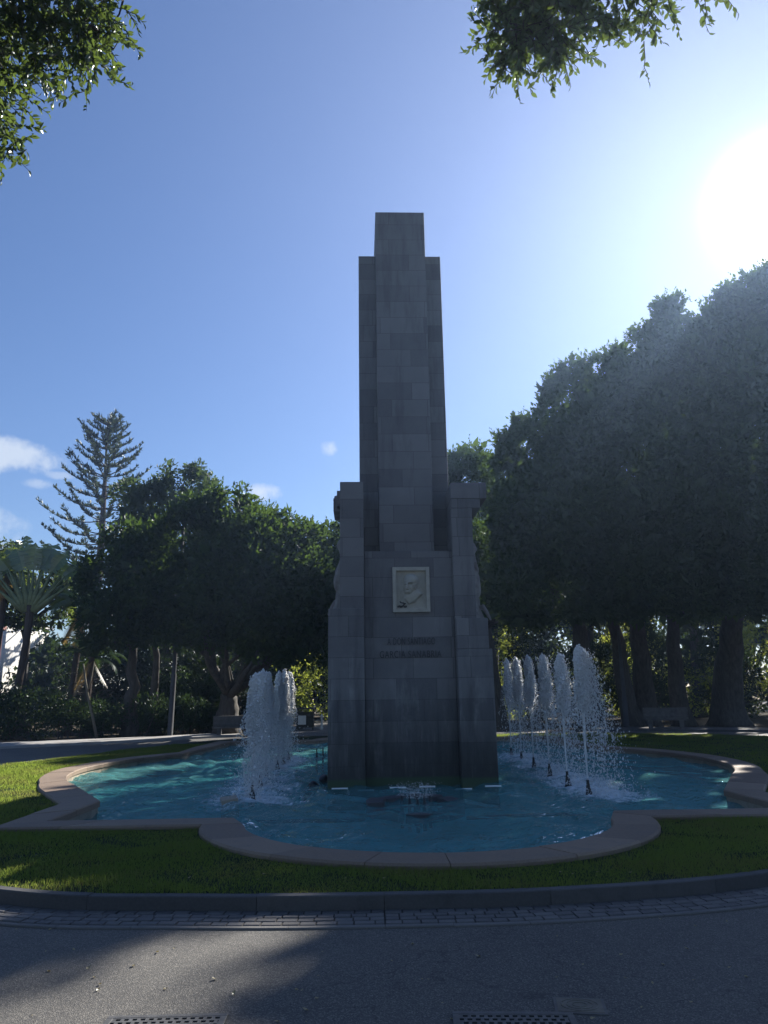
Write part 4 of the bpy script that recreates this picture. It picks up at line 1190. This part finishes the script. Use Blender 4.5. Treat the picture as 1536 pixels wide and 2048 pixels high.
def shrub(name, label, group, base, w, d, h, m, n, rs, size=.14, cat="shrub", dens=30):
    e = empty(name, base); tag(e, label, cat, group)
    cl = []
    for _ in range(n):
        r = rs.uniform(.35, .65) * min(1, h / 1.6)
        cl.append(((rs.uniform(-w, w) * .85, rs.uniform(-d, d) * .8, rs.uniform(.25, max(.4, h - r))), r))
    V, F = crown_leaves(cl, dens, size, rs, .3, 7, core=False)
    np_mesh("foliage", V, F, m, e)
    mb = MB()
    for _ in range(6):
        q = cl[rs.randint(len(cl))][0]; limb(mb, (rs.uniform(-w, w) * .3, rs.uniform(-d, d) * .3, -.05), q, .04, .012, rs, .1, 5, 5)
    mb.build("stems", M['bark'], e)
rs = np.random.RandomState(44)
hl = ["dark leafy shrub at the far left edge behind the pavement", "dark shrub in front of the traveller's palm trunk", "dark shrub right of the traveller's palm trunk", "low dark shrub beneath the short drooping palm",
      "low dark shrub left of the leaning pale stem", "dark shrub between leaning pale stem and left lamp post", "dark shrub right behind the left lamp post", "low dark shrub left of the forked fig trunk", "dark shrub between the low dark tree's twin trunks", "dark shrub behind the bench left end under the broad fig"]
for i, (x, y, w, d, h) in enumerate([(-20.2, 36.2, 1.4, 1.0, 3.4), (-18.0, 35.2, 1.3, .9, 2.7), (-16.2, 35.0, 1.2, .9, 2.4), (-14.8, 35.2, 1.1, .9, 2.1), (-13.4, 35.6, 1.0, .8, 1.9), (-11.6, 36.4, 1.1, .8, 2.0), (-10.0, 37.3, 1.2, .8, 2.1), (-8.9, 38.6, 1.0, .8, 1.7), (-11.4, 38.6, 1.5, .8, 3.4), (-9.3, 39.6, 1.4, .8, 3.2)]):
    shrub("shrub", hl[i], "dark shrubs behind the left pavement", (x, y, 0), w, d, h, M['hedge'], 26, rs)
sl2 = ["sunlit shrub behind the monument's left edge by the bin", "sunlit tall shrub seen far behind the left jets", "sunlit shrub just right of the monument between trunks", "sunlit shrub behind the farthest right jets",
       "sunlit yellow green shrub behind the tallest right jet", "sunlit shrub framed by the twin fig trunks", "low sunlit shrub left of the pale fluted trunk", "sunlit shrub between the pale fluted trunk and right edge", "sunlit shrub at the right edge behind the last trunk", "sunlit shrub far behind the right bench"]
for i, (x, y, w, d, h) in enumerate([(-4.3, 56, 2.2, 1.2, 6.0), (-7.5, 58, 2.4, 1.2, 6), (6.5, 52, 2.6, 1.4, 6.2), (10.6, 54, 2.4, 1.4, 7.0), (14.0, 52, 2.3, 1.3, 8.0), (17.4, 54, 2.6, 1.4, 8.2), (20.4, 52, 2.2, 1.3, 4.6), (24.0, 52, 2.4, 1.3, 7.0), (27.6, 54, 2.4, 1.3, 8.0), (18.6, 59, 3.0, 1.3, 9)]):
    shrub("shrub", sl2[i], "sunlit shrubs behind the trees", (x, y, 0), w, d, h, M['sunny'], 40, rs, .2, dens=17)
# tangle of bare twigs at the far left
rs = np.random.RandomState(5); mb = MB()
for _ in range(110):
    a = rs.uniform(0, 6.28); p = np.array((rs.normal(0, .5), rs.normal(0, .4), rs.uniform(.0, 1.6))); d = np.array((math.cos(a), math.sin(a) * .6, rs.uniform(-.1, .8))) * rs.uniform(.8, 2.0)
    limb(mb, p, p + d, .022, .005, rs, .25, 5, 4, 0)
e = mb.build("bare_bush", M['bark']); e.location = (-15.1, 37.8, 1.6); tag(e, "tangled bare brown twigs under the palms on the left", "bush")
mb = MB(); mb.tube([(0, 0, -.1), (-.25, 0, .8), (-.62, 0, 2.0), (-.95, .1, 3.3)], [.07, .06, .05, .035], 8); mb.tube([(-.62, 0, 2.0), (-.5, 0, 2.6), (-.45, .1, 3.4)], [.035, .03, .02], 6)
o = mb.build("leaning_stem", M['palebark'], None, True); o.location = (-13.0, 34.6, 0); tag(o, "thin pale tree stem leaning left among the dark shrubs", "stem")

def far_wood():
    rs = np.random.RandomState(77); cl = []
    for a in np.arange(-66, 68, 1.6):
        hmax = 15.5 if a > 10 else 13.5 if a > 2 else (10.5 if a > -20 else 7.0)
        for k in range(7):
            r = rs.uniform(62, 84); t = R_(a + rs.uniform(-1, 1))
            if -26 < a < -19 and r < 76: continue
            cl.append(((r * math.sin(t), 4 + r * math.cos(t), hmax * (.06 + .90 * k / 6) + rs.uniform(-.6, .4)), rs.uniform(1.6, 2.6)))
    V, F = crown_leaves(cl, 5.6, .5, rs, .3, 3)
    o = np_mesh("far_wood", V, F, M['deep']); tag(o, "dense far belt of park trees behind everything", "trees", None, 'stuff')
far_wood()
rs = np.random.RandomState(91)
ul_ = ["dark understory tree right behind the monument's right edge", "dark understory tree behind the farthest right jets", "dark understory tree behind the tallest right jet", "dark understory tree between twin trunks and pale fluted trunk",
       "dark understory tree just left of the pale fluted trunk", "dark understory tree at the right edge behind the trunks", "dark understory tree behind the forked fig trunk", "dark understory tree behind the left lamp post", "dark understory tree behind the short drooping palm", "low dark understory tree between the palms and left lamp post", "low dark understory tree between the left lamp post and forked fig trunk"]
for i, (x, y, w, d, h) in enumerate([(5.0, 46, 1.5, 1.2, 6.5), (9.0, 45.5, 1.3, 1.2, 6.8), (12.6, 46, 1.5, 1.2, 5.0), (16.4, 46, 1.2, 1.2, 6.4), (20.6, 46, 1.9, 1.2, 7), (26, 46, 1.6, 1.2, 7.5), (-9.2, 43, 2.6, 1.4, 6.6), (-12.8, 45, 2.4, 1.4, 7), (-17.5, 46, 2.4, 1.4, 5.5), (-14.8, 43, 2.0, 1.2, 5.2), (-10.8, 40.5, 1.6, 1.0, 4.6)]):
    shrub("understory_tree", ul_[i], "dark understory trees", (x, y, 0), w * 1.2, d, h, M['deep'], 70, rs, .22, "tree", 17)

# house behind the palms
hs = empty("house", (-36.6, 62, 0)); tag(hs, "white flat roofed house glimpsed behind the palms at left", "house")
b = MB(); b.box(-6.5, 4.5, 0, 9, -.2, 8.3); b.build("wall", M['plaster'], hs)
b = MB(); b.box(-6.8, 4.8, -.3, 9.3, 8.302, 8.6); b.build("roof", M['plaster'], hs)
for x in (-4.4, -1.0, 2.5):
    for z in (4.4, 1.2):
        b = MB(); b.box(x - .55, x + .55, -.05, -.002, z, z + 1.6); w_ = b.build("window", M['white'], hs)
        b = MB(); b.box(x - .45, x + .45, -.07, -.052, z + .1, z + 1.5); b.build("pane", M['glass'], w_)
b = MB(); b.box(-6.5, 4.5, -.9, -.002, 3.9, 4.08); b.build("ledge", M['plaster'], hs)
b = MB(); b.box(-.55, .55, -.55, .55, 0, 6.4, bev=.04); b.box(-.7, .7, -.7, .7, 6.402, 6.7, bev=.03); o = b.build("gate_pillar", M['pinkwall']); o.location = (-26.5, 50, 0); tag(o, "reddish square pillar at the left edge before the white house", "pillar")

# lamp posts, benches, bin
def lamp_post(loc, h, label, tilt=0.0):
    e = empty("lamp_post", loc); e.rotation_euler = (0, tilt, 0); tag(e, label, "lamp post", "lamp posts along the paths")
    b = MB(); b.lathe([(.15, -.05), (.15, .05), (.125, .06), (.12, h * .26), (.095, h * .265), (.06, h)], n=14); b.build("pole", M['steel'], e, True)
    b = MB(); b.tube([(0, 0, h - .02), (0, -.25, h + .12), (0, -.7, h + .16)], [.045, .04, .035], 8); b.build("arm", M['steel'], e, True)
    b = MB(); b.box(-.13, .13, -1.2, -.6, h + .10, h + .24, bev=.05); b.build("lamp_head", M['steel'], e)
lamp_post((-9.75, 34.6, .0), 10.6, "tall grey lamp post in front of the broad left fig tree", R_(.6))
lamp_post((11.3, 36.3, .1), 5.2, "thin lamp post among the trunks behind the right jets")
def bench(loc, rz, w, label):
    e = empty("bench", loc, rz); tag(e, label, "bench", "stone benches under the trees")
    b = MB(); b.box(-w / 2, w / 2, -.25, .25, .36, .46, bev=.02); b.build("seat", M['concrete'], e)
    b = MB(); b.box(-w / 2, w / 2, .16, .27, .462, .90, bev=.025); b.build("backrest", M['concrete'], e)
    for q in (-1, 1):
        b = MB(); b.box(q * (w / 2 - .3) - .09, q * (w / 2 - .3) + .09, -.2, .22, -.02, .358, bev=.015); b.build("leg", M['concrete'], e)
bench((-6.9, 34.7, 0), R_(8), 1.9, "grey stone bench under the broad left fig tree")
bench((12.4, 34.2, .1), R_(-22), 1.9, "grey stone bench in deep shade right of the jets")
lb = empty("litter_bin", (-4.35, 41, 0)); tag(lb, "dark litter bin with a white notice beside the path left of the monument", "litter bin")
b = MB(); b.box(-.45, .45, -.3, .3, .12, .92, bev=.03); b.build("bin_body", M['binbody'], lb)
b = MB(); b.box(-.52, .52, -.36, .36, 1.06, 1.14, bev=.02); b.build("lid", M['concrete'], lb)
for q in (-1, 1):
    b = MB(); b.box(q * .4 - .03, q * .4 + .03, -.03, .03, -.02, 1.058); b.build("post", M['binbody'], lb)
b = MB(); b.box(-.36, .06, -.325, -.303, .28, .74, bev=.005); b.build("notice", M['white'], lb)
b = MB(); b.lathe([(.09, -.02), (.09, .12), (.06, .16), (.055, .6), (.075, .64), (.075, .7), (.02, .78)], n=14); o = b.build("bollard", M['white'], None, True); o.location = (-3.5, 41.2, 0)
tag(o, "white bollard on the path right of the litter bin", "bollard")

# ---------------------------------------------------------------- overhanging fig trees beside the camera
def near_leaf(P, D, L, rs):
    """elliptic leaf of six triangles-worth of quads with a folded midrib"""
    n = len(P); D = unit(D); S = unit(np.cross(D, rs.normal(0, 1, (n, 3)))); N_ = np.cross(S, D); L = L[:, None]; W = L * rs.uniform(.22, .30, (n, 1))
    up = N_ * W * .35
    V = np.stack([P, P + D * L * .28 + S * W * .85 + up, P + D * L * .62 + S * W * .8 + up, P + D * L - N_ * L * .08, P + D * L * .62 - S * W * .8 + up, P + D * L * .28 - S * W * .85 + up, P + D * L * .3, P + D * L * .65], 1).reshape(-1, 3)
    b = (np.arange(n) * 8)[:, None, None]
    F = (np.array([[0, 1, 6, 6], [6, 1, 2, 7], [7, 2, 3, 3], [0, 6, 5, 5], [6, 7, 4, 5], [7, 3, 4, 4]])[None] + b).reshape(-1, 4)
    tri = F[F[:, 2] == F[:, 3]][:, :3]; quad = F[F[:, 2] != F[:, 3]]
    q2 = np.vstack([quad[:, [0, 1, 2]], quad[:, [0, 2, 3]]])
    return V, np.vstack([tri, q2])

def overhang(name, label, base, trunk_top, regions, rs, extra, high):
    e = empty(name, base); tag(e, label, "tree", "fig trees overhanging the view"); B = np.array(base)
    mb = MB(); P = []; D = []; L = []
    def twig(p, d, l, k=11):
        d = d / np.linalg.norm(d); pts = [p]; 
        for i in range(5): pts.append(pts[-1] + (d + np.array((0, 0, -.10 * i)) + rs.normal(0, .14, 3)) * l / 5)
        mb.tube([q - B for q in pts], [.0045, .004, .0035, .003, .0025, .0015], 4, False)
        for i in range(k):
            t = (i + .6) / k * 5; a = int(min(4, t)); q = pts[a] + (pts[a + 1] - pts[a]) * (t - a)
            s = rs.normal(0, 1, 3); s -= d * (s @ d); s /= np.linalg.norm(s) + 1e-9
            P.append(q); D.append(d * .75 + s * rs.uniform(.6, 1.1) + np.array((0, 0, -.25))); L.append(rs.uniform(.050, .082) * (1 if i < k - 2 else .8))
    tt = np.array(trunk_top)
    mb2 = MB(); mb2.tube([(0, 0, -.1), (0.02, .03, .5), tuple((tt - B) * .6), tuple(tt - B)], [.42, .32, .24, .18], 14, True, .1)
    for (poly, Y, dep, n, hang) in regions:
        q = np.array(poly); lo, hi = q.min(0), q.max(0); cnt = 0
        c = q.mean(0); hub = np.array((c[0], Y + .1, max(q[:, 1]) + .15))
        if n > 100: limb(mb2, tt, hub + np.array((-.35 * np.sign(hub[0]) * -1, 0, .25)), .10, .03, rs, .2, 9, 8)
        roots = []
        while cnt < n:
            p = rs.uniform(lo, hi)
            if not inside([p], poly)[0]: continue
            cnt += 1; w = np.array((p[0], Y + rs.uniform(-1, 1) * dep, p[1])); roots.append(w)
            dirv = np.array((rs.normal(0, .8), rs.normal(0, .5), -hang + rs.normal(0, .55))); twig(w, dirv, rs.uniform(.14, .30))
        for w in roots[::9]:
            if np.linalg.norm(w - hub) < 1.0: limb(mb, hub - B, w - B, .009, .003, rs, .06, 6, 5, 0)
    for (c, r, n) in extra:                                   # the rest of the crown, out of the picture above
        limb(mb2, tt, c, .12, .04, rs, .4, 7, 8)
        for _ in range(n):
            d = rs.normal(0, 1, 3); d /= np.linalg.norm(d); w = np.array(c) + d * r * rs.uniform(.2, 1) ** .5 * np.array((1, 1, .6)); twig(w, d + np.array((0, 0, -.3)), .3, 9)
    V, F = crown_leaves(high, 20, .16, rs, -.1, 5)  # unseen clumps added above and behind the camera to cut skylight
    np_mesh("crown", V - B, F, M['ficus'], e)
    V, F = near_leaf(np.array(P), np.array(D), np.array(L), rs)
    np_mesh("foliage", V - B, F, M['ficus_near'], e); mb.build("twigs", M['bark'], e)
    # limbs were drawn in world space except the trunk
    for i in range(14 * 4, len(mb2.v)): mb2.v[i] = tuple(np.array(mb2.v[i]) - B)
    mb2.build("trunk", M['bark'], e, True)

rs = np.random.RandomState(15)
overhang("overhanging_ficus", "fig tree overhanging the upper left corner with glossy leaves", (-5.6, 2.2, 0), (-5.2, 2.6, 5.2),
    [([(-3.3, 7.2), (-2.15, 7.2), (-2.25, 6.85), (-2.1, 6.72), (-2.3, 6.66), (-2.42, 6.55), (-2.66, 6.54), (-2.95, 6.52), (-3.3, 6.4)], 4.6, .55, 470, .35),
     ([(-2.2, 6.85), (-1.90, 6.75), (-1.86, 6.64), (-2.1, 6.6)], 4.6, .15, 20, .1),
     ([(-2.25, 6.55), (-2.12, 6.5), (-2.14, 6.30), (-2.22, 6.32)], 4.6, .15, 24, .8), ([(-2.62, 6.45), (-2.45, 6.45), (-2.48, 6.32), (-2.58, 6.3)], 4.6, .15, 8, .8),
     ([(-3.3, 6.4), (-2.86, 6.35), (-2.80, 6.15), (-2.86, 6.05), (-3.3, 6.0)], 4.6, .4, 130, .5),
     ([(-3.3, 6.0), (-2.84, 5.98), (-2.74, 5.84), (-2.84, 5.72), (-3.3, 5.68)], 4.6, .4, 130, .5)], rs,
    [((-5.0, 3.6, 7.2), 1.3, 120), ((-3.9, 4.4, 7.7), 1.2, 120), ((-6.0, 1.2, 7.0), 1.5, 100)],
    [((-5, 0, 9), 2.3), ((-2.6, -2.2, 9.2), 2.4), ((-7.5, -1.5, 8.2), 2.5), ((-4.6, -4.5, 8.6), 2.5), ((-8, 2.5, 8.5), 2.2), ((-1.2, -5.2, 9.6), 2.4), ((-9.5, -5, 7.2), 2.6), ((-5.5, -8, 7), 2.8)])
overhang("overhanging_ficus", "fig tree overhanging the upper right with hanging leafy twigs", (5.8, -.6, 0), (5.2, .2, 5.6),
    [([(.86, 7.1), (2.22, 7.1), (2.24, 6.80), (2.14, 6.74), (1.78, 6.78), (1.58, 6.68), (1.30, 6.54), (1.04, 6.50), (.98, 6.66), (.86, 6.76)], 4.6, .4, 400, .3),
     ([(.98, 6.55), (1.16, 6.5), (1.14, 6.32), (1.05, 6.30)], 4.6, .15, 40, .7), ([(1.28, 6.5), (1.46, 6.5), (1.42, 6.34), (1.36, 6.33)], 4.6, .15, 34, .8),
     ([(.88, 6.5), (1.0, 6.5), (1.0, 6.38), (.9, 6.4)], 4.6, .1, 6, .5), ([(2.45, 7.0), (2.65, 7.0), (2.65, 6.9), (2.48, 6.9)], 4.6, .1, 8, .5)], rs,
    [((3.4, 2.6, 7.6), 1.2, 110), ((2.0, 3.9, 7.8), .9, 90), ((5.6, .4, 7.4), 1.5, 100)],
    [((5.4, -.6, 9), 2.3), ((2.6, -1.6, 9.3), 2.4), ((7.6, -2.5, 8.2), 2.5), ((4.2, -4.6, 8.8), 2.5), ((8.6, 1.0, 8.4), 2.2), ((1.6, -6.2, 9.4), 2.5), ((9.2, -6, 7.2), 2.6), ((4.6, -8.6, 7), 2.8)])

# ---------------------------------------------------------------- added haze
HAZE = 0.00065  # haze added to veil the trees as lens glare would
if HAZE:
    t = NT("hazy_air"); pv = t.n('VolumePrincipled', Color=(.42, .62, 1.0), Density=HAZE, Anisotropy=.70)
    t.L.new(pv.outputs[0], t.out.inputs['Volume'])
    b = MB(); b.box(-172, 172, -152, 192, -1.6, 33); o = b.build("haze", t.m); tag(o, "thin sunlit haze in the park air", "haze", None, 'stuff')
